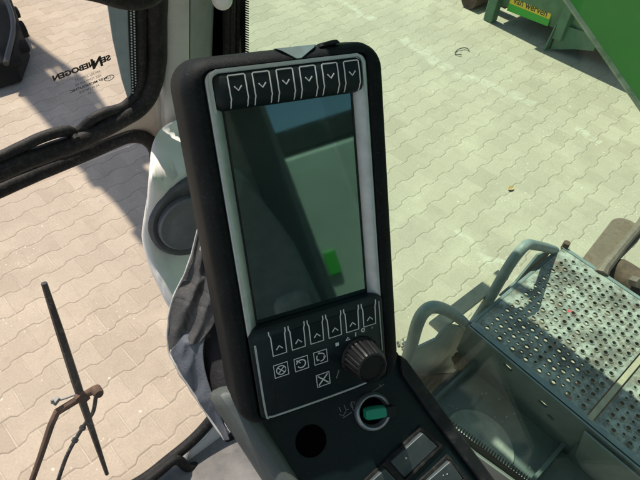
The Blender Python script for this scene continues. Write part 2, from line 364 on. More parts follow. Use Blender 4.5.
def letters(body, size, o, ax, ay, nz, h=.0008, width=1.0, align='CENTER', spacing=1.0, bold=0):
    cu = bpy.data.curves.new('t', 'FONT'); cu.body = body; cu.size = size; cu.align_x = align; cu.align_y = 'CENTER'; cu.space_character = spacing; cu.resolution_u = 3
    cu.offset = bold
    ob = bpy.data.objects.new('t', cu); C.objects.link(ob); dg = bpy.context.evaluated_depsgraph_get()
    me = ob.evaluated_get(dg).to_mesh(); mb = []
    vs = [v.co.copy() for v in me.vertices]; fs = [list(p.vertices) for p in me.polygons]
    ob.evaluated_get(dg).to_mesh_clear(); bpy.data.objects.remove(ob); bpy.data.curves.remove(cu)
    P = [Vector(o) + Vector(ax)*(v.x*width) + Vector(ay)*v.y + Vector(nz)*h for v in vs]
    return P, fs

# ================================================================ SETTING
def gxy(x, y): p = atz(x, y, -H); return (p.x, p.y)
PAVE_X, PAVE_Y = 0.0, 0.0
SPILLS = [(gxy(330, -10), gxy(372, 22), .06, .35), (gxy(400, 38), gxy(470, 80), .09, .32), (gxy(465, 74), gxy(535, 104), .09, .28), (gxy(575, 128), gxy(602, 142), .05, .4), (gxy(455,230), gxy(520,285), .04, .35)]
g = MB(); g.add([(-220,-220,0),(220,-220,0),(220,220,0),(-220,220,0)], [(0,1,2,3)])
structure(g.build('ground', paving_material()))

# ================================================================ CAB
cab = thing('excavator_cab', 'grey excavator cab with black rubber window seals, seen from its driving position', 'excavator cab', E3(0, 0, -1.42))
T12 = math.tan(R(12))
def F(x, y, d=0): return hit(x, y, (0, 1, T12), .64+d)                # leaning upper windscreen, d metres further out
def FL(x, y, d=0): return hit(x, y, (0, 1, -.25), .915+d)            # lower windscreen, raked back towards the feet
def Fp(a, z, d=0): return Vector((a, .64+d-T12*z, z+H))
def FLp(a, z, d=0): return Vector((a, .915+d+.25*z, z+H))
NF = Vector((0, 1, T12)).normalized(); NFL = Vector((0, 1, -.25)).normalized()
# glass
w = MB(); w.slab([Fp(-.55,-.585), Fp(.315,-.585), Fp(.315,.2), Fp(-.55,.2)], NF*.005)
fw = w.build('front_window', 'clear', cab)
w = MB(); w.slab([FLp(-.55,-1.39), FLp(.285,-1.39), FLp(.315,-.585), FLp(-.55,-.585)], NFL*.005)
lw = w.build('lower_window', 'clear', cab)
w = MB(); w.slab([E3(.5,-.86,-1.06), E3(.5,.765,-1.06), E3(.5,.765,-.3), E3(.5,.66,.2), E3(.5,-.86,.2)], (.005,0,0))
rw = w.build('side_window', 'tint', cab)
# logo and approval marks fired onto the windscreen, mirrored from inside
d0 = F(111.5, 57, -.002); d1 = F(54, 78.5, -.002)
ax = (d1-d0); Lw = ax.length; ax.normalize(); nz = -NF; ay = ax.cross(NF); ay = ay if ay.z > 0 else -ay
dc = MB()
def mark(body, cx, cy, size, width=1.0, bold=0, spacing=1.0):
    P, fs = letters(body, size, d0 + ax*cx + ay*cy, ax, ay, nz, 0, width, spacing=spacing, bold=bold); dc.add(P, fs)
sz = Lw/62*9.0
mark('SE', Lw*.10, 0, sz, 1.18, .0006, 1.0); mark('N', Lw*.265, -sz*.1, sz*1.9, .95, .0009); mark('NEBOGEN', Lw*.655, 0, sz, 1.08, .0006, 1.0)
for i, (t, wd, bo) in enumerate((('XM RU 35001-77', .9, 0), ('AS2 TEMP 43R-00', .9, 0), ('6107 MONOLITHIC', 1.15, .0002), ('AS M 1007200', .9, 0), ('15', .9, 0))):
    mark(t, Lw*(.47+.015*i), -sz*(1.35+.62*i), sz*.48, wd, bo)
cc = d0 + ax*(Lw*.13) - ay*(sz*2.75)
dc.stroke([cc + ax*(math.cos(a)*sz*.6) + ay*(math.sin(a)*sz*.36) for a in [k*math.pi/10 for k in range(20)]], sz*.09, nz, .0002, True)
mark('E1', Lw*.13, -sz*2.75, sz*.42, 1.1)
dc.build('logo_print', 'decal', fw)
# printed edge band with white dot screen
fr = MB(); fr.slab([F(104,-30,-.003), F(107,0,-.003), F(113,40,-.003), F(122,80,-.003), F(129,102,-.003), F(139,98,-.003), F(139,0,-.003), F(139,-30,-.003)], NF*.002)
fr.build('edge_band', 'frit_blue', fw)
fr = MB()
fr.slab([F(127,-30,-.0045), F(129,40,-.0045), F(132,92,-.0045), F(140,92,-.0045), F(140,-30,-.0045)], NF*.001)
fr.cur = 1
for i in range(42):
    y = -20 + i*2.75
    for j in range(2):
        c = F(130.6 + j*3.2 + max(0, y)*.025, y + j*1.3, -.0058); fr.slab([c + Vector((math.cos(a)*.0013, 0, math.sin(a)*.0013)) for a in [k*math.pi/3 for k in range(6)]], NF*.0006)
fr.build('dot_screen', ['decal', 'print'], fw)
# rubber seals
def seal(name, pts, r, parent=cab, m='rubber', n=12, wob=0):
    P = smooth_path(pts, 8)
    if wob: P = [p + Vector(noise.noise_vector(p*35))*wob for p in P]
    mb = MB(); mb.tube(P, r, n); return mb.build(name, m, parent)
seal('window_seal', [F(157,-260,-.012), F(157,-60,-.012), F(157,0,-.012), F(157,60,-.012), F(153,85,-.012), F(140,107,-.012), F(112,124,-.012), F(76,142,-.012), F(40,155,-.012), F(0,171,-.012), F(-60,197,-.012), F(-200,260,-.012)], .0145, wob=.0012)
seal('inner_seal_lip', [F(142,-260,-.004), F(142,0,-.004), F(142,60,-.004), F(141,80,-.004), F(136,95,-.004), F(124,107,-.004), F(105,113,-.004), F(92,119,-.004), F(84,127,-.004), F(76,134,-.004), F(68,131,-.004), F(55,133,-.004), F(35,140,-.004), F(0,157,-.004), F(-60,182,-.004), F(-200,245,-.004)], .0085, wob=.001)
mb = MB(); mb.tube([F(74,136,-.012), F(77,139,-.022), F(79,143,-.0255)], .0055, 8)
mb.build('seal_joiner', 'rubber', cab)
seal('lower_window_seal', [FL(-200,296,-.01), FL(-60,217,-.01), FL(0,190,-.01), FL(40,172,-.01), FL(80,156,-.01), FL(112,142,-.01), FL(130,136,-.01), FL(146,139,-.01), FL(156,152,-.01), FL(157,180,-.01)], .0125, wob=.0008)
# grey web between the two seals
mb = MB(); mb.slab([F(-200,262,.006), F(0,180,.006), F(70,150,.006), F(112,131,.006), F(140,112,.006), F(165,80,.006), F(175,80,.006), F(175,150,.006), F(160,150,.006), F(150,136,.006), F(132,132,.006), F(80,154,.006), F(0,187,.006), F(-200,290,.006)], NF*.02)
mb.build('window_crossbar', 'trim', cab)
# rounded rubber frame at the lower right corner of the foot window
seal('foot_window_seal', [FL(225,398,-.008), FL(214,416,-.008), FL(196,437,-.008), FL(170,459,-.008), FL(138,483,-.008), FL(90,505,-.008), FL(20,528,-.008), FL(-80,552,-.008), FL(-190,578,-.008)], .0145)
seal('foot_window_seal', [FL(247,418,-.03), FL(232,437,-.03), FL(214,455,-.03), FL(197,465,-.03), FL(187,467,-.03), FL(180,461,-.03), FL(173,461,-.03), FL(158,473,-.03), FL(130,494,-.03), FL(85,517,-.03), FL(15,541,-.03), FL(-85,566,-.03), FL(-190,592,-.03)], .012)
mb = MB(); mb.slab([FL(219,420,-.014), FL(228,428,-.014), FL(212,447,-.014), FL(196,461,-.014), FL(186,462,-.014), FL(190,452,-.014), FL(206,438,-.014)], NFL*.01)
mb.build('foot_sill', 'pod', cab, bevel=.002)
# floor
mb = MB(); mb.box(E3(-.02,-.13,-1.40), (1.04, 1.42, .03)); mb.build('floor_mat', 'mat_floor', cab, bevel=.004)
# A pillar: two facets leaning with the windscreen
def col(x, dd, y0=-330, y1=150):
    return F(x, y0, dd), F(x, y1, dd)
mb = MB()
def PIL(cols, name, m):
    b_ = MB(); zt, zb = .22, -.72; top = []; bot = []
    for x, dd in cols:
        p = F(x, 20, dd); a = p.x; yy = p.y + T12*(p.z-H)
        top.append(Vector((a, yy - T12*zt, zt+H))); bot.append(Vector((a-.018, yy - T12*zb, zb+H)))
    b_.loft([top, [t.lerp(q, .5) for t, q in zip(top, bot)], bot]); return b_.build(name, m, cab, bevel=.004, seg=3)
PIL([(163,.0),(168,-.014),(190,-.026),(195.8,-.0245),(198,.05),(168,.06)], 'front_pillar', 'trim')
PIL([(196.4,-.0225),(216,.011),(222,.05),(222,.09),(199,.05)], 'pillar_shade_facet', 'trim_dark')  # same pillar: the shade on this facet is put into a darker grey
def vstrip(name, xs, dd, m, thick=.02, z0=-.70, z1=.22):
    q = []
    for x in xs:
        p = F(x, 20, dd); q.append((p.x, p.y + T12*(p.z-H)))
    (a0, y0), (a1, y1) = q; pts = [Vector((a0,y0-T12*z1,z1+H)), Vector((a1,y1-T12*z1,z1+H)), Vector((a1,y1-T12*z0,z0+H)), Vector((a0,y0-T12*z0,z0+H))]
    b = MB(); b.slab(pts, Vector((.2,1,0)).normalized()*thick); return b.build(name, m, cab, bevel=.002)
vstrip('gap_shade_strip', (214,231), .030, 'void', .03)  # solid black strip standing for the shade in the gap
mb = MB(); mb.tube([F(226,-260,.018), F(226,-40,.018), F(226,60,.018), F(228,160,.018)], .006, 8); mb.build('side_seal_lip', 'rubber', cab)
mb = MB(); mb.tube([F(231,-260,.02), F(231,-40,.02), F(231,60,.02), F(233,160,.02)], .008, 10); mb.tube([F(237,-260,.026), F(237,-40,.026), F(237,60,.026), F(239,160,.026)], .0075, 10); mb.build('side_window_seal', 'rubber', cab)
# ticked frit along the front edge of the side window
def SW(x, y, d=0): return hit(x, y, (1, 0, 0), .5+d)
mb = MB(); mb.slab([SW(241,-60,-.003), SW(245,-60,-.003), SW(245,70,-.003), SW(241,70,-.003)], (.001,0,0))
for i in range(34):
    y = -15 + i*2.4
    mb.slab([SW(244,y,-.003), SW(248.5,y+2.0,-.003), SW(248.5,y+2.9,-.003), SW(244,y+1.5,-.003)], (.001,0,0))
mb.build('window_frit', 'decal', rw)
# pale round cap at the pillar top
mb = MB(); c = F(222, -1, -.03)
mb.lathe(c, (c-EYE)*-1, [(.001,.012),(.010,.011),(.014,.006),(.0155,0),(.015,-.01)], 20); mb.build('pillar_cap', 'pod', cab)
# padded bar end above the windscreen
mb = MB(); P = smooth_path([F(60,-22,-.05), F(98,-14,-.05), F(125,-6,-.05), F(146,-8,-.05), F(156,-20,-.05)], 6)
mb.tube(P, [.010]*3+[.0185]*(len(P)-6)+[.012]*3, 14); mb.build('blind_bar', 'rubber', cab, bevel=.0)
# lower sill of the side window with toothed frit
def sl(x, y, d=0): return SW(x, y, d)
mb = MB(); mb.slab([sl(426,408,-.004), sl(434,413,-.004), sl(480,447,-.004), sl(527,481,-.004), sl(600,534,-.004), sl(597,540,-.004), sl(522,486,-.004), sl(475,452,-.004), sl(426,415,-.004)], (.001,0,0))
for i in range(64):
    t = i/63; x = 430 + 165*t; y = 409.5 + 121*t
    mb.slab([sl(x,y+1,-.004), sl(x+2.6,y-3.2,-.004), sl(x+3.5,y-2.6,-.004), sl(x+1.6,y+2.0,-.004)], (.001,0,0))
mb.build('window_frit', 'decal', rw)
mb = MB(); mb.slab([sl(420,408,-.012), sl(474,453,-.012), sl(521,487,-.012), sl(600,545,-.012), sl(560,620,-.03), sl(430,520,-.03)], (.03,0,-.02)); mb.build('side_sill', 'sill', cab, bevel=.003)
# body shell (roof, posts, low panels) that shades the interior
mb = MB(); mb.box(E3(-.02,-.2,.26), (1.12,1.46,.07)); mb.build('roof', 'pod', cab, bevel=.02)
for a, b0, wd, z0 in ((-.56,-.86,.07,-1.4), (-.56,.68,.07,-1.4)):
    mb = MB(); mb.box(E3(a,b0,(.24+z0)/2), (wd,wd,.24-z0)); mb.build('post', 'trim_dark', cab, bevel=.01)
mb = MB(); mb.box(E3(-.04,-.875,-.97), (1.1,.03,.86)); mb.build('rear_panel', 'trim_dark', cab)
mb = MB(); mb.slab([E3(-.52,-.86,-.54), E3(.26,-.87,-.54), E3(.225,-.87,.23), E3(-.52,-.86,.23)], (0,-.03,0)); mb.build('rear_panel', 'seat', cab)
mb = MB(); mb.slab([E3(.24,-.80,-.62), E3(.315,-.80,-.62), E3(.30,-.84,.24), E3(.20,-.84,.24)], (0,-.06,0)); mb.build('post', 'post_grey', cab, bevel=.015, seg=3)
mb = MB(); mb.slab([E3(.308,-.83,-.62), E3(.345,-.83,-.62), E3(.318,-.85,.24), E3(.292,-.85,.24)], (0,-.03,0)); mb.build('post', 'trim_dark', cab, bevel=.008)
mb = MB(); mb.box(E3(.52,-.2,-1.24), (.03,1.3,.36)); mb.build('side_panel', 'trim_dark', cab)
mb = MB(); mb.box(E3(-.56,-.1,-1.24), (.03,1.5,.36)); mb.build('door_panel', 'trim_dark', cab)
mb = MB(); mb.slab([E3(.31,-.885,-.54), E3(.50,-.885,-.54), E3(.50,-.885,.2), E3(.31,-.885,.2)], (0,-.005,0)); mb.build('rear_window', 'tint', cab)
# wiper in front of the foot window
def W(x, y, d=.03): return FL(x, y, d)
wp = MB(); wp.tube([W(95,389), W(80,398), W(57,412), W(51,425), W(40,458), W(30,486), W(14,530), W(2,556)], [.0085,.008,.0078,.0072,.0065,.006,.007,.010], 10)
wp.lathe(W(2,556,.0), NFL, [(.02,-.03),(.02,.035),(.014,.042),(.001,.042)], 16)
wp.lathe(W(97,391,.02), -NFL, [(.001,.014),(.009,.013),(.011,.008),(.011,-.008)], 14)
wiper = wp.build('wiper', 'rust', cab)
wp = MB()
wp.tube([W(44,283), W(60,332), W(76,382), W(90,424), W(107,474)], [.0055,.0078,.0088,.0072,.0045], 8)
wp.tube([W(46.5,290,.04), W(62,338,.04), W(78,388,.04), W(92,430,.04), W(105,468,.04)], .0028, 6)
bl_ = wp.build('wiper_blade', 'wiper', wiper)
wp = MB(); wp.box(W(82,397,.026), (.020,.016,.034), (Vector((.98,.1,.2)).normalized(), NFL, Vector((-.2,0,.98)).normalized())); wp.build('blade_clip', 'rust', bl_, bevel=.002)
wp = MB(); P = smooth_path([W(96,396,.035), W(93,412,.035), W(85,424,.035), W(74,442,.035), W(66,458,.035), W(57,484,.035), W(45,525,.035)], 6)
wp.tube(P, .0045, 8)
for i in (9, 13, 17): wp.tube([P[i], P[i].lerp(P[i+1], .8)], .0072, 8)
wp.build('washer_hose', 'wiper', wiper)
wp = MB(); wp.box(W(56,401,.035), (.016,.009,.010), (Vector((.9,.3,.3)).normalized(), Vector((-.3,.95,0)).normalized(), Vector((-.2,-.1,.97)).normalized())); wp.tube([W(56,401,.035), W(66,398,.035), W(84,391,.035)], .0028, 6); wp.tube([W(52,400,.03), W(52,403,.05)], .003, 6); wp.build('spray_nozzle', 'trim_dark', wiper, bevel=.002)

# pale speaker housing at the pillar foot
def PO(x, y, d=0): return hit(x, y, (0, 1, 0), .61+d)
mb = MB()
outl = [(172,122),(160,130),(152,146),(149,172),(147,196),(143,222),(142,240),(149,266),(158,286),(169,308),(185,326),(225,330),(245,300),(245,150),(225,118),(190,116)]
def pod_d(y): return .10*max(0, min(1, (176-y)/42))**1.3 - .085*max(0, (y-250)/70)
rings = []; cx_, cy_ = 195, 222
for sc_i, d in ((.96,.075),(1.0,.03),(1.0,.014),(.975,.004),(.93,.0),(.86,-.003),(.7,-.004),(.5,-.004)):
    rg = [PO(cx_+(x-cx_)*sc_i, cy_+(y-cy_)*sc_i, d*(1-.75*max(0, min(1, (176-y)/42))) + pod_d(cy_+(y-cy_)*sc_i)) for x, y in outl]
    rings.append(smooth_path(rg, 4, True))
mb.loft(rings); pod = mb.build('speaker_housing', 'pod', cab, ang=60)
def disc(c, nrm, prof, name, m, parent, n=40, ribs=None):
    b = MB(); b.lathe(c, nrm, prof, n, ribs); return b.build(name, m, parent)
spc = PO(191,217,-.010); spn = Vector((-.12,-1,.12))
sp_ = disc(spc, spn, [(.074,-.02),(.074,.006),(.069,.011),(.063,.010),(.057,.006),(.001,.006)], 'speaker', 'speaker', pod)
disc(spc + Vector((-.012,-.004,0)), spn, [(.050,.000),(.050,.010),(.047,.0125),(.043,.0115),(.030,.0135),(.001,.0145)], 'speaker_cap', 'speaker_cap', sp_)

# ================================================================ DISPLAY
MX = Vector((.95590872,-.28877549,-.05335943)); MY = Vector((.17944819,.43056837,.88453899)); MN = MX.cross(MY).normalized()
MC = E3(.25269,.27789,-.41505)
def D(x, y, z=0): return MC + MX*(x/1000) + MY*(y/1000) + MN*(z/1000)
mon = thing('display_monitor', 'tall black machine display with dark reflecting screen and two rows of arrow keys', 'display monitor', D(0,-196,-40))
hb = MB(); rings = []
for hw, hh, r_, z in ((100,196,26,-66),(102.5,198,27,-55),(103,198.5,28,-30),(102.5,198,28,-9),(101,196.8,27,-3),(97,193.5,24,2.2),(91,190,18,4.6),(86,188.5,14,5),(82,187.5,10,2),(81,187,9,-2),(80,186,8,-14)):
    rings.append([D(x, y, z) for x, y in rrect(hw, hh, r_, 8)])
hb.loft(rings); hb.build('housing', ['black_dusty'], mon, ang=50)
# bump lips along the top
hb = MB(); hb.slab([D(33,196,1), D(36,199.5,0), D(56,202,-6), D(57,198.5,0)], MN*-.012); hb.build('top_lip', 'black_dusty', mon, bevel=.0015)
hb = MB(); hb.slab([D(-9,199.5,-3), D(32,199.5,-3), D(27,197,3), D(12,188.5,6.5), D(7,188.5,6.5), D(-5,197,3)], MN*-.012); hb.build('marker_triangle', 'teal', mon, bevel=.001)
# silver inner frame with slopes down to the screen
sv = MB(); rings = []
for hw, hh, r_, z in ((80.5,187,10,-3),(80.5,187,10,3.0),(78.5,185,9,4.2),(76.5,183,8,3.6),(67.5,152,3,-5.5),(67.5,152,3,-8)):
    rings.append([D(x, y, z) for x, y in rrect(hw, hh, r_, 8)])
sv.loft(rings, cap=False); sv.build('silver_frame', 'silver', mon, ang=50)
sc_ = MB(); sc_.slab([D(-68,153,-5.6), D(68,153,-5.6), D(68,-82,-5.6), D(-68,-82,-5.6)], MN*-.004); scr = sc_.build('screen', 'screen', mon); M['screen'].node_tree.nodes['Principled BSDF'].inputs['Specular Tint'].default_value = (.74,1,.93,1)
ln = MB(); ln.stroke([D(-66.5,152,-5.3), D(-66.5,-78,-5.3), D(66.5,-78,-5.3), D(66.5,152,-5.3)], .0022, MN, .0004, True); ln.build('screen_gasket', 'black', scr)
# upper button strip: bowed profile, overhanging the screen
def strip(name, x0, x1, prof, rcorner=6):
    b = MB(); rings = []
    n = 24
    for i in range(n+1):
        x = x0 + (x1-x0)*i/n; e = min(x-x0, x1-x); k = 1 if e > rcorner else .55+.45*math.sqrt(max(0, 1-(1-e/rcorner)**2))
        yc = (prof[0][0]+prof[-1][0])/2
        rings.append([D(x, yc+(y-yc)*(1-(1-k)*.22), z if z < 0 else z*k) for y, z in prof])
    b.loft(rings); return b
TP = [(184,-4),(184.5,3),(182,6.2),(172,7.6),(163,8.2),(156,6.5),(151.5,2),(150,-4.5)]
def tz(y):
    for (a, za), (b, zb) in zip(TP[1:], TP[2:]):
        if b <= y <= a: return za + (zb-za)*(a-y)/(a-b)
    return 6
ts = strip('button_strip', -74, 75, TP).build('button_strip', 'panel', mon, ang=60)
sv = MB(); P = [D(-76,150,3.2), D(-76.5,178,4.6), D(-74.5,183.5,5), D(-70,186.2,5), D(70,186.2,5), D(74.5,183.5,5), D(76.5,178,4.6), D(77.5,150,3.2)]
sv.stroke(P, .0028, MN, .0012); sv.build('silver_line', 'silver', ts)
for i in range(6):
    cx = -53 + 23*i
    b = MB(); sq = lambda x, y, dz=.4: D(cx+x, y, tz(y)+dz)
    b.loft([[sq(-6.8,y,.0), sq(-6.8,y,.35), sq(6.8,y,.35), sq(6.8,y,.0)] for y in (180,176,172,168,163,159.5,157,155)]); b.cur = 1
    b.stroke([sq(-8.3,152.5), sq(-8.3,155), sq(-8.3,158), sq(-7.6,161), sq(-8,164), sq(-8,172), sq(-8,180.5), sq(-7,181.4), sq(7,181.4), sq(8,180.5), sq(8,172), sq(8,164), sq(8.4,161), sq(7.6,158), sq(7.6,155), sq(7.6,152.5)], .0011, MN)
    b.stroke([sq(-3.4,171.6,.5), sq(0,167.8,.5), sq(3.6,171.8,.5)], .0011, MN)
    b.build('button', ['panel','print'], ts)
# lower control panel
lp = MB(); rings = []
for hw, hh, r_, z in ((80.8,56.8,9,-4),(80.8,56.8,9,4.6),(79.5,55.5,8.5,5.4)):
    rings.append([D(x, y-131.5, z + (0)) for x, y in rrect(hw, hh, r_, 6)])
lp.loft(rings); pan = lp.build('control_panel', 'panel', mon, ang=40)
PZ = 5.5
sv = MB(); sv.stroke(smooth_path([D(-75,-92,5.4), D(-75,-178,5.4), D(-71,-185,5.4), D(-64,-186.5,5.4), D(-20,-187.5,5.4), D(30,-187.5,5.4), D(52,-186.5,5.4)], 4), .0022, MN, .0008); sv.stroke([D(76,-84,5.4), D(76.5,-150,5.4)], .0012, MN, .0008); sv.build('silver_line', 'silver', pan)
# soft keys under the screen
for i in range(6):
    cx = -49 + 22.3*i
    b = MB(); q = lambda x, y, dz=.0: D(cx+x, y, PZ+dz)
    b.loft([[q(-6.5,y,-.2), q(-6.5,y,.9), q(6.5,y,.9), q(6.5,y,-.2)] for y in (-86,-92,-104,-110)]); b.cur = 1
    b.stroke([q(-9.4,-80.5,.2), q(-9.4,-85,.2), q(-8,-88,.2), q(-8,-94,.2), q(-8,-111,.2), q(7.5,-111,.2), q(8,-94,.2), q(8,-88,.2), q(9.2,-85,.2), q(9.2,-80.5,.2)], .0012, MN)
    b.stroke([q(-3.6,-104,1.0), q(0,-99.8,1.0), q(3.6,-104,1.0)], .0012, MN)
    b.build('button', ['panel','print'], pan)
def icon(cx, cy, kind):
    b = MB(); q = lambda x, y, dz=.6: D(cx+x, cy+y, PZ+dz)
    b.loft([[q(x,-8.5,-.2), q(x,-8.5,.5), q(x,8.5,.5), q(x,8.5,-.2)] for x in (-8.5,0,8.5)]); b.cur = 1
    b.stroke([q(-8,-8), q(8,-8), q(8,8), q(-8,8)], .0010, MN, closed=True)
    arc = lambda r_, a0, a1, n=16: [q(r_*math.cos(R(a0+(a1-a0)*k/n)), r_*math.sin(R(a0+(a1-a0)*k/n))) for k in range(n+1)]
    if kind == 0:
        b.stroke(arc(5.4,0,345,24), .001, MN); b.stroke([q(-3.6,-3.6), q(3.6,3.6)], .001, MN); b.stroke([q(-3.6,3.6), q(3.6,-3.6)], .001, MN)
    if kind == 1:
        b.stroke(arc(5,-150,130), .0013, MN); b.stroke([q(-6,1), q(-3.4,3.8), q(-.8,1.2)], .0011, MN); b.stroke([q(-5.6,4.6), q(-3.8,5.0)], .002, MN)
    if kind == 2:
        for a in (20, 140, 260): b.stroke(arc(5,a,a+85,8), .0011, MN); e = arc(5,a+85,a+86,1)[0]; b.stroke([e + MX*.0014, e + MY*.0016, e - MX*.0014], .001, MN)
    if kind == 3:
        b.stroke([q(-6,-6), q(6,6)], .0013, MN); b.stroke([q(-6,6), q(6,-6)], .0013, MN)
    b.build('icon_key', ['panel','print'], pan)
for a in ((-50.5,-130.5,0), (-26.5,-131,1), (-2.8,-131,2), (-2.8,-161,3)): icon(*a)
b = MB(); b.slab([D(17,-124,5.6), D(21,-124,5.6), D(21,-120,5.6), D(17,-120,5.6)], MN*.0005); b.stroke([D(30.5,-121,5.6), D(33,-117.5,5.6), D(35.5,-121,5.6)], .0012, MN, closed=True); b.stroke([D(43,-119.5,5.6), D(43.5,-114.5,5.6)], .0012, MN)
b.stroke([D(53+2*math.cos(k*.63),-114.5+2*math.sin(k*.63),5.6) for k in range(10)], .0011, MN, closed=True); b.build('dial_marks', 'print', pan)
b = MB(); b.stroke([D(14,-166,5.6), D(18,-156,5.6)], .0010, MN); b.stroke([D(64,-116,5.6), D(66,-114,5.6)], .0022, MN)
b.build('dial_marking', 'print_dim', pan)
for r_ in (14, 18): b = MB(); b.stroke([D(-77+r_*math.cos(R(a)), -163+1.6*r_*math.sin(R(a)), 5.6) for a in range(-50, 51, 10)], .0010, MN, .0006); b.build('grip_line', 'rubber', pan)
kb = MB(); kc = D(46,-146,5); kb.lathe(kc, MN, [(.0245,-.002),(.0245,.003),(.0232,.005),(.0222,.010),(.0205,.026),(.0185,.0315),(.0165,.0325),(.0155,.0300),(.001,.0298)], 96, ribs=(.0045,.031,.075))
kb.build('knob', 'knob', pan, ang=30)
# bracket and mounting post
b = MB(); b.box(D(0,-120,-85), (.10,.13,.05), (MX, MY, MN)); b.tube([D(0,-120,-100), D(-5,-180,-110), D(-8,-230,-105)], .028, 14); b.build('mounting_arm', 'black', mon, bevel=.006)

# ---------------------------------------------------------------- torn vinyl sleeve left of the display
cover = thing('torn_sleeve', 'torn grey vinyl sleeve with black foam core hanging loose along the display edge', 'torn cover', hit(225,440,(0,0,1),-.70))
def AT(x, y, t): return EYE + ray(x, y).normalized()*t
def sheet(name, left, right, tl, tr, m, cols=26, amp=.006, sc=28, rows=12, seed=0, parent=cover, thick=.0022):
    Lp = smooth_path([Vector((x, y, 0)) for x, y in left], rows); Rp = smooth_path([Vector((x, y, 0)) for x, y in right], rows)
    n = min(len(Lp), len(Rp)); b = MB(); vs = []
    for i in range(n):
        fi = i/(n-1); a = Lp[int(fi*(len(Lp)-1))]; c = Rp[int(fi*(len(Rp)-1))]
        for j in range(cols):
            s = j/(cols-1); p = a.lerp(c, s); t = (tl[0]+(tl[1]-tl[0])*fi)*(1-s) + (tr[0]+(tr[1]-tr[0])*fi)*s
            w_ = math.sin(math.pi*s)
            q = AT(p.x, p.y, t); k = Vector((p.x*.055, p.y*.017, seed))
            fold = 1.0 - abs(noise.noise(Vector((p.x*.045+p.y*.012, p.y*.012-p.x*.004, seed))))*3.0 - abs(noise.noise(Vector((p.x*.06+p.y*.035, p.y*.022-p.x*.03, seed+3))))*1.0 - abs(noise.noise(Vector((p.x*.16-p.y*.05, p.y*.06, seed+9))))*.22
            vs.append(q - ray(p.x, p.y).normalized()*(fold*amp*(.25+w_)))
    fs = [(i*cols+j, i*cols+j+1, (i+1)*cols+j+1, (i+1)*cols+j) for i in range(n-1) for j in range(cols-1)]
    b.add(vs, fs); return b.build(name, m, parent, solid=thick, subsurf=1, ang=80)
sheet('upper_flap', [(205,128),(203,165),(201,200),(196,240),(186,272),(173,300),(168,326),(169,350)], [(214,128),(216,180),(220,235),(224,270),(224,298),(219,314),(212,328),(200,343)], (.60,.70), (.585,.665), 'vinyl_dark', seed=1, amp=.0085)
sheet('lower_flap', [(196,318),(184,335),(176,345),(171,352),(178,368),(190,388),(204,410),(214,425),(224,440)], [(214,316),(208,330),(204,345),(204,362),(207,378),(212,393),(218,408),(224,424),(229,440)], (.672,.73), (.655,.70), 'vinyl', seed=4, amp=.0055)
ed = MB(); P = smooth_path([AT(x, y, t) for x, y, t in ((206,128,.598),(203.5,165,.61),(202,200,.622),(199,225,.632),(193,250,.645),(184,276,.655),(172,302,.672),(168,326,.685),(169,350,.70),(176,366,.70),(188,386,.705),(205,411,.715),(224,440,.725))], 6)
ed.tube([p + Vector(noise.noise_vector(p*60))*.0012 for p in P], [.0014+.0012*abs(noise.noise(p*90)) for p in P], 6); ed.build('torn_edge', 'vinyl_edge', cover)
ed = MB(); P = smooth_path([AT(x, y, t) for x, y, t in ((203,150,.598),(206,175,.600),(207,200,.605),(205,232,.612),(201,250,.62))], 5)
ed.tube([p + Vector(noise.noise_vector(p*60))*.001 for p in P], [.0022+.0016*abs(noise.noise(p*90)) for p in P], 6); ed.build('torn_edge', 'vinyl_edge', cover)
fo = MB(); rings = []
for i, (x, y, rr) in enumerate(((228,296,.024),(224,328,.031),(221,355,.034),(224,380,.034),(233,402,.031),(250,425,.028))):
    c = AT(x, y, .70+.004*i); ax_ = ray(x, y).normalized(); a = ax_.cross(Vector((0,0,1))).normalized(); b_ = a.cross(ax_)
    rings.append([c + (a*math.cos(k*math.pi/8) + ax_*math.sin(k*math.pi/8))*rr*(1+.35*noise.noise(Vector((k*.9, i*1.7, 2)))) for k in range(16)])
fo.loft(rings); fo.build('foam_core', 'foam', cover, subsurf=1)
fo = MB()
for i in range(26):
    y = 322 + random.random()*72; x = 218 + (y-322)*.22 + random.random()*10; c = AT(x, y, .665+random.random()*.006); s = .0007+random.random()*.0016
    fo.box(c, (s*2, s, s*1.4), (CR, CU, CF))
fo.build('foam_crumbs', 'vinyl_edge', cover)

# ================================================================ CONSOLE
NCN = Vector((-.2,-.6,.77)).normalized(); ncd = Vector((.225,.219,-.602)).dot(NCN)
def K(x, y, d=0): return hit(x, y, NCN, ncd+d)
con = thing('control_console', 'dark side console with key switch, empty round hole and rocker switches', 'control console', K(340,500) - Vector((0,0,.3)))
kx = (K(400,368)-K(250,430)).normalized(); ky = NCN.cross(kx)
def circ(c, r_, n=28): return [c + (kx*math.cos(2*math.pi*k/n) + ky*math.sin(2*math.pi*k/n))*r_ for k in range(n)]
hc = K(311,441); kc = K(372,411)
def ring_r(c, x, y): return (K(x, y)-c).length
hr = ring_r(hc, 325, 439)
b = MB(); b.slab([K(236,424), K(250,414), K(330,382), K(397,352), K(408,370), K(445,424), K(482,478), K(560,590), K(360,640), K(302,520), K(276,478), K(252,446)], NCN*-.028, [circ(hc, hr), circ(kc, .0185)])
b.build('console_top', 'panel', con, bevel=.0025)
b = MB(); b.slab([p - NCN*.0285 for p in (K(248,432), K(395,372), K(480,482), K(556,588), K(364,630), K(286,478))], NCN*-.16); b.build('console_body', 'black', con)
b = MB(); b.lathe(hc, NCN, [(hr*1.10,.0004),(hr*1.08,.0012),(hr*.99,.0010),(hr*.99,-.027)], 32); b.build('blank_hole', 'void', con)  # lining blackened to paint the shade inside the hole
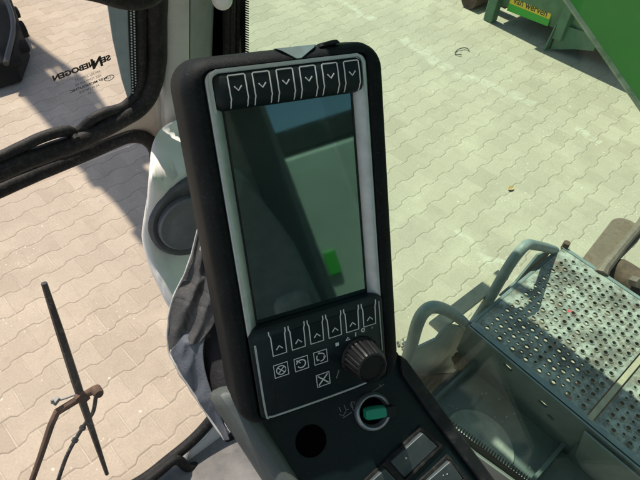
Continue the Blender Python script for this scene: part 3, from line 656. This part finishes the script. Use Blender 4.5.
# right raised rail
b = MB(); b.slab([K(397,354,.001), K(404,359,.001), K(440,408,.001), K(487,472,.001), K(566,580,.001), K(556,588,.001), K(477,480,.001), K(428,414,.001), K(400,374,.001)], NCN*.010); b.build('edge_rail', 'black', con, bevel=.003, seg=3)
# left grey trim, rounded over
b = MB(); P0 = [(219,392),(229,405),(243,428),(259,452),(277,480),(307,528),(357,610)]; rings = []
for i, (x, y) in enumerate(P0):
    p = K(x, y, .004); o_ = (K(x-10, y+4)-K(x, y)).normalized()
    rings.append([p + o_*a + NCN*c for a, c in ((-.027,-.030),(-.023,-.002),(-.018,.004),(-.010,.007),(.002,.004),(.012,-.010),(.017,-.032),(.018,-.09),(-.01,-.09))])
b.loft(rings); b.build('side_trim', 'console_trim', con, subsurf=1)
# key switch
kr = MB(); kr.lathe(kc, NCN, [(.0235,-.004),(.0240,.002),(.0232,.006),(.0215,.0078),(.0195,.0072),(.0175,.002),(.0165,-.004)], 40); ks = kr.build('key_switch', 'ring', con)
kr = MB(); kr.lathe(kc, NCN, [(.0168,-.006),(.0165,.0005),(.001,.001)], 28); kr.build('switch_core', 'void', ks)
ka = (K(392,408)-K(366,412)).normalized(); kb_ = NCN.cross(ka)
kr = MB(); o_ = kc + NCN*.012
kr.loft([[o_ + ka*x + kb_*(y*s) + NCN*z for y, z in ((-.0075,-.009),(-.0085,-.002),(-.006,.004),(.006,.004),(.0085,-.002),(.0075,-.009))] for x, s in ((-.0135,.7),(-.010,.95),(.002,1.0),(.012,.9),(.015,.6))]); kr.build('key', 'key_green', ks, bevel=.001)
kr = MB(); o_ = kc + NCN*.014 + ka*.020; kr.loft([[o_ + ka*x + kb_*(y*s) + NCN*z for y, z in ((-.007,-.008),(-.007,.003),(.007,.003),(.007,-.008))] for x, s in ((-.007,.9),(.002,1),(.006,.8))]); kr.build('key_fob', 'black', ks, bevel=.0015)
# faint printed marks beside the key switch
b = MB()
def kl(pts, w_=.0008): b.stroke([K(x, y, .0004) for x, y in pts], w_, NCN, .0003)
for pts in (((339,414),(343,416),(346,411)), ((339,407),(341,412)), ((344,405),(346,410),(349,409)), ((351,402),(353,408)), ((351,402),(355,402),(354,405)), ((356,403),(359,402)), ((343,418),(352,412)), ((372,392),(384,384)), ((379,384),(381,387)), ((350,404),(354,411))): kl(pts)
b.build('key_marking', 'print_dim', con)
# rocker switches
def rocker(q, face, dot):
    c = sum((K(x, y) for x, y in q), Vector())/4
    fr_ = MB(); out = [K(x, y) + (K(x, y)-c).normalized()*.0065 for x, y in q]
    fr_.slab([p + NCN*.004 for p in out], NCN*-.008, [[p + NCN*.004 for p in [K(x, y) + (K(x, y)-c).normalized()*.0012 for x, y in q]]]); fo_ = fr_.build('rocker_switch', 'frame_dusty', con, bevel=.0015)
    r_ = MB(); pts = [K(x, y) for x, y in q]; hs = (.009,.011,.003,.0015)
    r_.add([p - NCN*.006 for p in pts] + [p + NCN*h for p, h in zip(pts, hs)], [(0,1,2,3),(4,7,6,5)] + [(k, k+4, (k+1) % 4+4, (k+1) % 4) for k in range(4)])
    ro = r_.build('rocker', 'rocker', fo_, bevel=.0015)
    d_ = MB()
    for (x, y, s) in dot: d_.lathe(K(x, y, .0075), NCN, [(s,-.004),(s,.0006),(.0001,.0008)], 12)
    if dot: d_.build('rocker_dot', 'print', fo_)
rocker([(388,460),(419,431),(437,446),(404,478)], 'rocker', [(406,458,.0011)])
rocker([(423,480),(446,459),(462,478),(440,502)], 'rocker', [(444,470,.0011),(447,474,.0008),(443,475,.0008)])
rocker([(352,494),(382,466),(398,482),(368,510)], 'black', [])

# operator seat behind (seen only in the screen's reflection)
seat = thing('operator_seat', 'dark fabric operator seat behind the driving position', 'seat', E3(-.05,-.45,-1.38))
mb = MB(); mb.box(E3(-.08,-.45,-.86), (.5,.5,.14)); mb.build('seat_cushion', 'seat', seat, bevel=.05, seg=4)
mb = MB(); mb.box(E3(-.06,-.70,-.46), (.50,.16,.80)); mb.build('backrest', 'seat', seat, bevel=.05, seg=4)
mb = MB(); mb.loft([[E3(a, b, z) for a, b in ((x0,y0),(x1,y0),(x1,y1),(x0,y1))] for x0, x1, y0, y1, z in ((.08,.25,-.74,-.40,-.72),(.07,.275,-.76,-.42,-.50),(.08,.26,-.78,-.52,-.34),(.10,.215,-.78,-.62,-.18),(.10,.17,-.77,-.66,-.06))]); mb.build('side_bolster', 'bolster', seat, bevel=.02, seg=3)
mb = MB(); mb.box(E3(-.08,-.45,-1.16), (.3,.3,.44)); mb.build('seat_base', 'black', seat, bevel=.02)
mb = MB(); mb.box(E3(.21,-.42,-.50), (.08,.36,.08)); mb.build('armrest', 'seat', seat, bevel=.025, seg=3)

# ================================================================ UNDERCARRIAGE
und = thing('undercarriage_platform', 'grey steel step platform with perforated deck plates beside the cab', 'step platform', E3(1.1,.1,-H))
ZD = -1.35
def deck(x0, x1, y0, y1, name):
    holes = []; cols_ = MB(); px_, py_ = .0262, .0235
    pts = [E3(x0,y0,ZD), E3(x1,y0,ZD), E3(x1,y1,ZD), E3(x0,y1,ZD)]
    ny = int((y1-y0-.02)/py_); nx = int((x1-x0-.02)/px_)
    for j in range(ny):
        for i in range(nx):
            cx = x0 + .022 + i*px_ + (j % 2)*px_/2; cy = y0 + .02 + j*py_
            if cx > x1-.016: continue
            big = True
            r_ = .0070 if (i+j) % 2 == 0 else .0047
            c = E3(cx, cy, ZD)
            n = 9
            holes.append([c + Vector((math.cos(2*math.pi*k/n)*r_, math.sin(2*math.pi*k/n)*r_, 0)) for k in range(n)])
            ri = []
            hgt = .0042 if (i+j) % 2 == 0 else .003
            for rr, zz in ((r_+.0042, -.0002),(r_+.0016, hgt),(r_, hgt),(r_, -.002)):
                ri.append([c + Vector((math.cos(2*math.pi*k/n)*rr, math.sin(2*math.pi*k/n)*rr, zz)) for k in range(n)])
            cols_.loft(ri, cap=False)
    b = MB(); b.slab(pts, (0,0,-.004), holes); b.v += []
    o = len(b.v); b.v += cols_.v; b.f += [[i+o for i in f] for f in cols_.f]; b.mi += [0]*len(cols_.f)
    return b.build(name, 'deck', und)
deck(1.02, 1.53, -.040, .345, 'deck_plate'); deck(1.02, 1.53, -.46, -.064, 'deck_plate')
mb = MB(); mb.box(E3(1.275,-.052,ZD+.001), (.52,.016,.012)); mb.build('deck_divider', 'tanbar', und, bevel=.002)
mb = MB(); mb.box(E3(1.538,-.06,ZD-.035), (.014,.82,.075)); mb.build('deck_edge', 'steelgrey', und, bevel=.002)
mb = MB(); mb.box(E3(1.27,.352,ZD-.03), (.50,.012,.055)); mb.build('deck_edge', 'steelgrey', und, bevel=.002)
for yy in (-.22, .15): mb = MB(); mb.box(E3(1.27,yy,ZD-.035), (.5,.012,.05)); mb.build('deck_rib', 'steelgrey', und)
# side beam along the deck with slotted holes
def slot(y, z, a=.017, b_=.009): return [E3(.995, y+a*math.cos(2*math.pi*k/14), z+b_*math.sin(2*math.pi*k/14)) for k in range(14)]
mb = MB(); mb.slab([E3(.995,.352,ZD+.006), E3(.995,-.55,ZD+.006), E3(.995,-.55,ZD-.165), E3(.995,.29,ZD-.165), E3(.995,.352,ZD-.13)], (.010,0,0), [slot(.19,-1.375), slot(.058,-1.40), slot(.022,-1.425,.013,.007), slot(-.2,-1.40)])
mb.build('side_beam', 'steelgrey', und, bevel=.0015)
mb = MB(); mb.box(E3(1.012,-.1,ZD+.002), (.026,.9,.008)); mb.build('beam_flange', 'handle', und, bevel=.002)
mb = MB(); mb.slab([E3(.988,-.06,ZD-.004), E3(.988,-.6,ZD-.004), E3(.988,-.6,ZD-.15), E3(.988,-.12,ZD-.15), E3(.988,-.085,ZD-.12)], (-.008,0,0)); mb.build('lap_plate', 'steelgrey', und, bevel=.003)
# recessed tray with scuffed round plate
ZT = -1.50
mb = MB(); mb.box(E3(.86,.115,ZT-.005), (.28,.32,.01)); mb.box(E3(.9965,.10,ZT+.018), (.012,.29,.05)); mb.box(E3(.86,.279,ZT+.02), (.28,.010,.055)); mb.box(E3(.86,-.048,ZT+.012), (.28,.012,.035)); mb.build('step_tray', 'traygrey', und, bevel=.002)
mb = MB(); mb.box(E3(.85,-.14,ZT-.018), (.33,.90,.010)); mb.build('tray_base', 'traygrey', und)
mb = MB(); c = E3(.815,.115,ZT+.001)
mb.slab([c + Vector((math.cos(t)*.088, math.sin(t)*.105, 0)) for t in [k*math.pi/18 for k in range(36)]], (0,0,.006)); ds = mb.build('scuffed_plate', 'disc', und, bevel=.002)
mb = MB()
for i in range(40):
    mb.box(E3(.74+random.random()*.24, -.03+random.random()*.29, ZT+.0012), (.002+random.random()*.007, .001+random.random()*.003, .0015))
mb.build('paint_chips', 'tanbar', und)['kind'] = 'stuff'
mb = MB(); mb.box(E3(.845,-.30,ZT-.012), (.29,.49,.014)); mb.box(E3(.984,-.30,ZT+.03), (.006,.46,.10)); mb.build('step_tray', 'traygrey', und, bevel=.002)
# grab handles: tube hoop on a cut plate
def grab(tube, plate, window, yy):
    t = MB(); t.tube(smooth_path(tube, 7), .0165, 14); o = t.build('grab_handle', 'handle', und)
    p_ = MB(); p_.slab(plate, (0,.008,0), [window] if window else []); p_.build('handle_plate', 'steelgrey', o, bevel=.001); return o
Y1 = .37
h1 = lambda x, y: hit(x, y, (0,1,0), Y1)
grab([h1(398,382), h1(410,350), h1(417,325), h1(424,312), h1(434,307), h1(448,311), h1(462,321), h1(473,334)],
     [hit(x, y, (0,1,0), Y1-.004) for x, y in ((404,365),(416,349),(437,339),(449,324),(466,328),(469,336),(466,350),(460,366),(456,384),(444,402),(428,412),(404,408),(396,386))], None, Y1)
mb = MB(); mb.slab([hit(x, y, (0,1,0), .345) for x, y in ((410,372),(428,374),(458,372),(446,384),(430,391),(412,380))], (0,-.006,0)); mb.build('rusty_gusset', 'rust', und, bevel=.001)
Y2 = .372
grab([E3(1.09,Y2,-1.47), E3(1.135,Y2,-1.35), E3(1.155,Y2,-1.245), E3(1.18,Y2,-1.175), E3(1.225,Y2,-1.150), E3(1.30,Y2,-1.20), E3(1.42,Y2-.004,-1.29), E3(1.515,Y2-.01,-1.365)],
     [E3(1.38,Y2-.004,-1.30), E3(1.50,Y2-.004,-1.365), E3(1.50,Y2-.004,-1.42), E3(1.25,Y2-.004,-1.42), E3(1.21,Y2-.004,-1.39), E3(1.30,Y2-.004,-1.385)], None, Y2)
mb = MB(); mb.slab([E3(.90,.385,ZD+.025), E3(1.26,.385,ZD+.005), E3(1.26,.43,ZD+.005), E3(.90,.43,ZD+.025)], (0,0,-.012), [])
mb.build('tan_bar', 'tanbar', und, bevel=.002)
mb = MB(); mb.tube([E3(1.545,.345,ZD-.01), E3(1.545,.345,ZD+.022)], .012, 10); mb.build('corner_bolt', 'rust', und)
# carrying frame below
mb = MB(); mb.box(E3(1.30,-.75,-1.75), (.9,.5,.5)); mb.box(E3(.75,-.55,-1.75), (.5,.45,.4)); mb.build('chassis', 'traygrey', und, bevel=.01)
mb = MB(); mb.box(E3(.86,-.15,-1.63), (.10,.60,.14)); mb.build('bracket_arm', 'traygrey', und, bevel=.004)
mb = MB(); mb.box(E3(1.515,-.25,-1.56), (.06,.7,.28)); mb.build('bracket_arm', 'traygrey', und, bevel=.004)

# rusty stabiliser ears and pin behind the deck
stb = thing('stabilizer_bracket', 'rusty brown stabilizer bracket with round ear plates and thick pin', 'stabilizer', E3(1.75,.1,-H))
def ear(p0, p1, w_, y0, th, name, m, mo=None):
    a = Vector((p1[0]-p0[0], 0, p1[1]-p0[1])); L_ = a.length; a.normalize(); n_ = Vector((-a.z, 0, a.x)); c1 = E3(p1[0], y0, p1[1]); c0 = E3(p0[0], y0, p0[1])
    pts = [c0 - n_*w_, ] + [c1 + (a*math.cos(t) - n_*math.sin(t))*w_ for t in [math.pi/2 - k*math.pi/14 for k in range(15)]] + [c0 + n_*w_]
    b = MB(); b.slab(pts, (0,th,0)); return b.build(name, m, stb, bevel=.004)
b = MB(); b.slab([E3(1.53,.275,-1.372), E3(1.53,.19,-1.372)] + [E3(1.845 + .058*math.cos(t), .255 + .058*math.sin(t), -1.372) for t in [-math.pi/2 + k*math.pi/14 for k in range(15)]], (0,0,-.03)); b.build('arm_plate', 'rust_pale', stb, bevel=.004)
b = MB(); b.slab([E3(1.53,.198,-1.38), E3(1.90,.225,-1.38), E3(1.90,.225,-1.72), E3(1.53,.198,-1.72)], (0,.02,0)); b.build('arm_web', 'rust', stb, bevel=.003)
b = MB(); b.tube([E3(1.535,.196,-1.358), E3(1.56,.202,-1.352), E3(1.72,.215,-1.350), E3(1.90,.228,-1.352), E3(1.95,.24,-1.36)], [.026,.022,.017,.018,.014], 10); b.build('worn_edge', 'rust_edge', stb)
b = MB(); b.lathe(E3(1.645,.185,-1.41), (0,-1,0), [(.02,-.004),(.052,-.004),(.058,.004),(.060,.03),(.060,.10),(.068,.105),(.070,.14),(.066,.145),(.066,.7)], 28); b.build('pin', 'rust', stb)
for p_, r_ in ((E3(1.60,.10,-1.37), .02), (E3(1.605,.045,-1.375), .016)):
    b = MB(); b.tube([p_ + Vector((0,.012,.012)), p_ + Vector((-.01,-.012,.03))], r_, 6); b.build('bolt_head', 'rust_edge', stb)
b = MB(); b.box(E3(2.2,-.2,-1.85), (.8,.5,.45)); b.box(E3(1.9,-.1,-2.1), (.3,.3,.66)); b.build('leg', 'rust', stb, bevel=.01)

# ================================================================ BOOM
boom = thing('excavator_boom', 'long green steel boom rising past the side window, with worn pale lower edge', 'boom', E3(1.1,-.35,-.75))
BS = .58; bx0, bx1 = .935, 1.215
def by(y): return -.361 + BS*(y-.41)
def bl(y, up): n_ = Vector((0,-BS,1)).normalized(); return Vector((0, y, by(y)+H)) + n_*up
prof = [(-.30,.22,.34),(-.05,.0,.50),(1.2,.0,.62),(3.2,0,.72),(5.4,0,.70),(7.6,.0,.66),(11,.0,.5)]
def side(x): lo = [bl(y, a) for y, a, h_ in prof]; hi = [bl(y, h_) for y, a, h_ in prof]; return [Vector((x,p.y,p.z)) for p in lo] + [Vector((x,p.y,p.z)) for p in hi[::-1]]
mb = MB(); a = side(bx0+.012); mb.slab(a, (bx1-bx0-.024,0,0)); mb.build('boom_beam', 'boom', boom, bevel=.006)
for x in (bx0, bx1-.012):
    mb = MB(); mb.slab(side(x), (.012,0,0)); mb.build('side_sheet', 'boom', boom, bevel=.002)
mb = MB(); mb.tube([Vector((bx0+.004, bl(y,0).y, bl(y,0).z)) for y in (-.05, .2, .5, 1, 2, 4)], .0065, 8); mb.build('worn_edge', 'boom_edge', boom)
mb = MB(); mb.slab([Vector((bx0-.002,p.y,p.z)) for p in (bl(.10,.10), bl(1.3,.16), bl(1.3,.40), bl(.10,.34))], (.004,0,0)); mb.build('doubler_plate', 'boom', boom, bevel=.001)
random.seed(3)
for i, (x, off, up) in enumerate(((.90,.0,.30),(.89,.05,.42),(1.29,0,.3))):
    P = smooth_path([Vector((x+.03*math.sin(i+k*1.7), bl(y, up).y, bl(y, up).z + .03*math.sin(k*2.1+i))) for k, y in enumerate((1.5,2.6,3.7,4.8,5.9,7.0))], 6)
    mb = MB(); mb.tube(P, .02, 8)
    for k in range(3, len(P)-2, 6): mb.box(P[k], (.09,.12,.05))
    mb.build('hydraulic_hose', 'hose', boom)
for y in (4.6, 5.9):
    mb = MB(); p = bl(y, .35); mb.box((bx1+.04, p.y, p.z), (.09,.16,.22)); mb.build('hose_clamp', 'hose', boom)
for i, (x, up) in enumerate(((1.31,.42),(1.35,.15),(1.33,.62))):
    P = smooth_path([Vector((x+.05*math.sin(i*2+k*1.9), bl(y, up).y, bl(y, up).z + .05*math.sin(k*2.3+i))) for k, y in enumerate((5.2,6.1,7.0,7.9,8.8,9.7))], 5)
    mb = MB(); mb.tube(P, .022, 8); mb.build('hydraulic_hose', 'hose', boom)
for y, w_, h_ in ((5.7,.10,.22),(6.55,.13,.30),(7.35,.10,.18),(7.9,.16,.35),(8.9,.12,.26)):
    mb = MB(); p = bl(y, .3); mb.box((bx1+w_/2, p.y, p.z), (w_,h_,.3)); mb.build('hose_clamp', 'hose', boom)
mb = MB(); mb.tube([Vector((.79, bl(y, .42).y, bl(y, .42).z)) for y in (.75, 2.3)], .115, 18); mb.build('shade_cylinder', 'boom', boom)  # unseen cylinder, added to keep the step tray in shade
mb = MB(); mb.tube([Vector((.79, bl(y, .42).y, bl(y, .42).z)) for y in (2.3, 3.6)], .06, 14); mb.build('shade_cylinder_rod', 'steel', boom)  # unseen rod continuing the added shading cylinder
# engine house behind the cab
eng = thing('engine_house', 'pale engine house with black rail standing behind the cab', 'engine house', E3(.95,-2.3,-1.2))
mb = MB(); mb.box(E3(.95,-2.3,-.55), (2.4,1.8,1.3)); mb.build('hood', 'hood', eng, bevel=.03)
mb = MB(); mb.box(E3(.95,-1.45,.16), (2.3,.1,.10)); mb.build('rail', 'rubber', eng)
mb = MB(); mb.box(E3(.405,-1.385,-.40), (.055,.03,.11)); mb.build('reflected_green_box', 'sign_green', eng, bevel=.01)  # made-up green box, added for the green patch mirrored in the screen

# ================================================================ CONTAINER
XC = 5.07
cont = thing('waste_container', 'dirty green steel waste container with yellow and green sign standing on the yard', 'container', Vector((XC+.9, .6, 0)))
mb = MB(); rings = []
for z, off, e in ((.16,.07,0),(.30,.03,0),(1.25,-.04,.05)):
    rings.append([Vector((XC+off,2.90+e,z)), Vector((XC+off,-2.4,z)), Vector((XC+2.1,-2.4,z)), Vector((XC+2.1,2.90+e,z))])
mb.loft(rings); mb.build('body', 'cont', cont, bevel=.01)
mb = MB(); mb.box((XC-.05,.25,1.26), (.12,5.4,.12)); mb.box((XC+2.1,.25,1.26), (.12,5.4,.12)); mb.build('rim', 'cont', cont, bevel=.01)
mb = MB(); mb.box((XC+.5,.25,.10), (.14,5.0,.16)); mb.box((XC+1.6,.25,.10), (.14,5.0,.16)); mb.build('skid_rail', 'cont', cont)
def rib(y, foot):
    b = MB(); b.loft([[Vector((XC-.05,y+s*.045,z)) if k == 0 else Vector((XC+.05,y+s*.065,z)) for k, s in ((1,1),(0,1),(0,-1),(1,-1))] for z in (.12,.5,1.22)]); r_ = b.build('post', 'cont', cont, bevel=.006)
    if foot:
        b = MB(); b.slab([Vector((XC-.02,y+.03,.26)), Vector((XC-.02,y+.03,.0)), Vector((XC+.0,y-.18,.09)), Vector((XC+.06,y-.34,.12)), Vector((XC+.06,y-.34,.26))], (.03,0,0))
        b.slab([Vector((XC-.10,y+.06,0)), Vector((XC+.05,y+.06,0)), Vector((XC+.05,y+.06,.40)), Vector((XC-.02,y+.06,.40))], (0,-.012,0)); b.build('foot_plate', 'cont', r_)
rib(2.15, True); rib(1.2, True); rib(0, False); rib(-1.4, False)
b = MB(); b.loft([[Vector((XC+x,2.93+y,z)) for x, y in ((-.05,.06),(.06,.06),(.06,-.05),(-.05,-.05))] for z in (.0,.10,.6,1.22)]); b.build('corner_post', 'cont', cont, bevel=.015)
b = MB(); b.tube([Vector((XC+.02,3.26,.10)), Vector((XC+.4,3.26,.10))], .10, 18); b.build('roller', 'rust', cont)
b = MB(); b.box((XC+.25,3.1,.13), (.14,.4,.08)); b.build('roller_bracket', 'rust', cont, bevel=.004)
# sign
def SP(y, z, o=0): return Vector((XC+.055-.066*(z-.16)/1.1 - .012 - o, y, z))
sg = MB(); sg.slab([SP(2.80,.145), SP(2.32,.165), SP(2.32,.75), SP(2.80,.75)], (.012,0,0)); sign = sg.build('sign', 'sign_green', cont, bevel=.001)
b = MB(); b.slab([SP(2.79,.225,.002), SP(2.325,.235,.002), SP(2.325,.325,.002), SP(2.79,.315,.002)], (.002,0,0)); b.slab([SP(2.52,.335,.002), SP(2.325,.345,.002), SP(2.325,.52,.002), SP(2.42,.52,.002)], (.002,0,0)); b.slab([SP(2.785,.38,.002), SP(2.57,.38,.002), SP(2.50,.52,.002), SP(2.785,.52,.002)], (.002,0,0)); b.build('sign_band', 'sign_yellow', sign)
P, fs = letters('van werven', .098, SP(2.555,.274,.0032), Vector((0,-1,0)), Vector((-.06,.0,1)).normalized(), Vector((-1,0,0)), .0, .86, bold=.0018)
b = MB(); b.add(P, fs); b.build('sign_lettering', 'sign_brown', sign)

# ================================================================ NEAR-BLACK LUMPY SHAPE ADDED AT THE LEFT EDGE
att = thing('dark_lumpy_shape', 'near-black low lumpy shape with a hose at the far left edge of the yard', 'machine arm', Vector((.55,5.0,0)))
b = MB(); b.loft([[Vector((x+sx*w_/2, y, z+sz*h_/2)) for sx, sz in ((-1,-1),(1,-1),(1,1),(-1,1))] for x, y, z, w_, h_ in ((.66,4.45,.11,.26,.20),(.80,4.8,.15,.38,.28),(.90,5.3,.18,.42,.34),(.94,6.1,.2,.46,.38),(.92,7.8,.22,.46,.42))]); b.build('dark_beam', 'hose_dark', att, bevel=.02)
for k, (x, y) in enumerate(((1.16,6.2),(1.13,5.75),(1.12,5.35),(1.02,5.0),(.96,4.7),(.80,4.5))):
    b = MB(); b.tube([Vector((x-.1,y,.17)), Vector((x+.02+.03*(k % 2),y,.17))], .05+.02*(k % 3 == 0), 14); b.build('dark_boss', 'hose_dark', att, bevel=.006)
b = MB(); b.tube(smooth_path([Vector((.72,4.4,.22)), Vector((.98,4.9,.30)), Vector((1.08,5.5,.40)), Vector((1.12,6.2,.44)), Vector((1.05,7.4,.5))], 5), .022, 8); b.build('hydraulic_hose', 'hose', att)

# ================================================================ SMALL THINGS ON THE YARD
b = MB(); c = atz(463, 52, -H+.012); b.tube(smooth_path([c + Vector((.085*math.cos(a)*(1+.1*math.sin(3*a)), .06*math.sin(a), .006*math.sin(2*a))) for a in [k*.45-.3 for k in range(10)]], 4), .0045, 8)
tag(b.build('bent_wire', 'wire'), 'short dark bent wire lying on the paving near the container', 'wire')
c = atz(511, 189, -H); b = MB(); rr = []
for i in range(7): t = i/6; wd = .022*math.sin(math.pi*(.08+.86*t)); rr.append([c + Vector((-.035+.07*t, -wd, .008+.008*math.cos(3*t))), c + Vector((-.035+.07*t, 0, .004+.006*math.cos(3*t))), c + Vector((-.035+.07*t, wd, .011+.006*math.sin(4*t)))])
b.loft(rr, cap=False, cyc=False); tag(b.build('dry_leaf', 'leaf', solid=.001, subsurf=1), 'curled tan dry leaf lying alone on the paving', 'leaf')
def lump(name, x, y, z, r_, m, label, cat, sx=1, sy=1):
    b = MB(); bm = bmesh.new(); bmesh.ops.create_icosphere(bm, subdivisions=3, radius=1)
    c = atz(x, y, z); vs = []
    for v in bm.verts:
        k = 1 + .45*noise.noise(v.co*1.7 + Vector((x, y, 0))) + .15*noise.noise(v.co*5); vs.append(c + Vector((v.co.x*sx, v.co.y*sy, v.co.z*.7))*r_*k + Vector((0,0,r_*.6)))
    b.add(vs, [[v.index for v in f.verts] for f in bm.faces]); bm.free(); tag(b.build(name, m), label, cat)
lump('tan_stone', 463, 366, -1.525, .028, 'clod', 'rough tan stone wedged between the grab handle and the side beam', 'stone', 1.2, 1.5)
b = MB()
for i in range(34):
    x = 405 + random.gauss(0, 4.0); y = 345 + random.gauss(0, 2.6); s = .002 + random.random()*.008; c = atz(x, y, -H+.004); b.box(c, (s*1.6, s, s*.8), (Vector((math.cos(i),math.sin(i),0)), Vector((-math.sin(i),math.cos(i),0)), Vector((0,0,1))))
tag(b.build('dirt_crumbs', 'wire'), 'scatter of black dirt crumbs on the paving beside the grab handle', 'dirt')

# ================================================================ LIGHT, SKY, CAMERA
sd = Vector((.03,.55,1)).normalized()
sun = bpy.data.lights.new('sun', 'SUN'); sun.energy = 4.2; sun.angle = R(.42); sun.color = (1,.95,.86)
so = bpy.data.objects.new('sun', sun); C.objects.link(so); so.rotation_euler = sd.to_track_quat('Z', 'Y').to_euler(); so.location = (0,0,12)
wd = bpy.data.worlds.new('World'); bpy.context.scene.world = wd; wd.use_nodes = True; nt = wd.node_tree
sky = nt.nodes.new('ShaderNodeTexSky'); sky.sky_type = 'NISHITA'; sky.sun_disc = False; sky.sun_elevation = math.asin(sd.z); sky.sun_rotation = math.atan2(sd.x, sd.y)
bg = nt.nodes['Background']; bg.inputs[1].default_value = .108; nt.links.new(sky.outputs[0], bg.inputs[0])
cam = bpy.data.cameras.new('camera'); co = bpy.data.objects.new('camera', cam); C.objects.link(co)
rot = Matrix((CR, CU, -CF)).transposed(); co.matrix_world = Matrix.Translation(EYE) @ rot.to_4x4()
cam.sensor_fit = 'HORIZONTAL'; cam.sensor_width = 36; cam.lens = FPX/640*36; cam.clip_start = .02; cam.clip_end = 1000
S = bpy.context.scene; S.camera = co; S.render.engine = 'CYCLES'
S.cycles.max_bounces = 10; S.cycles.transparent_max_bounces = 24; S.cycles.use_denoising = True
vs_ = S.view_settings; vs_.view_transform = 'Standard'; vs_.look = 'None'; vs_.gamma = 1; vs_.use_curve_mapping = False; vs_.exposure = .74
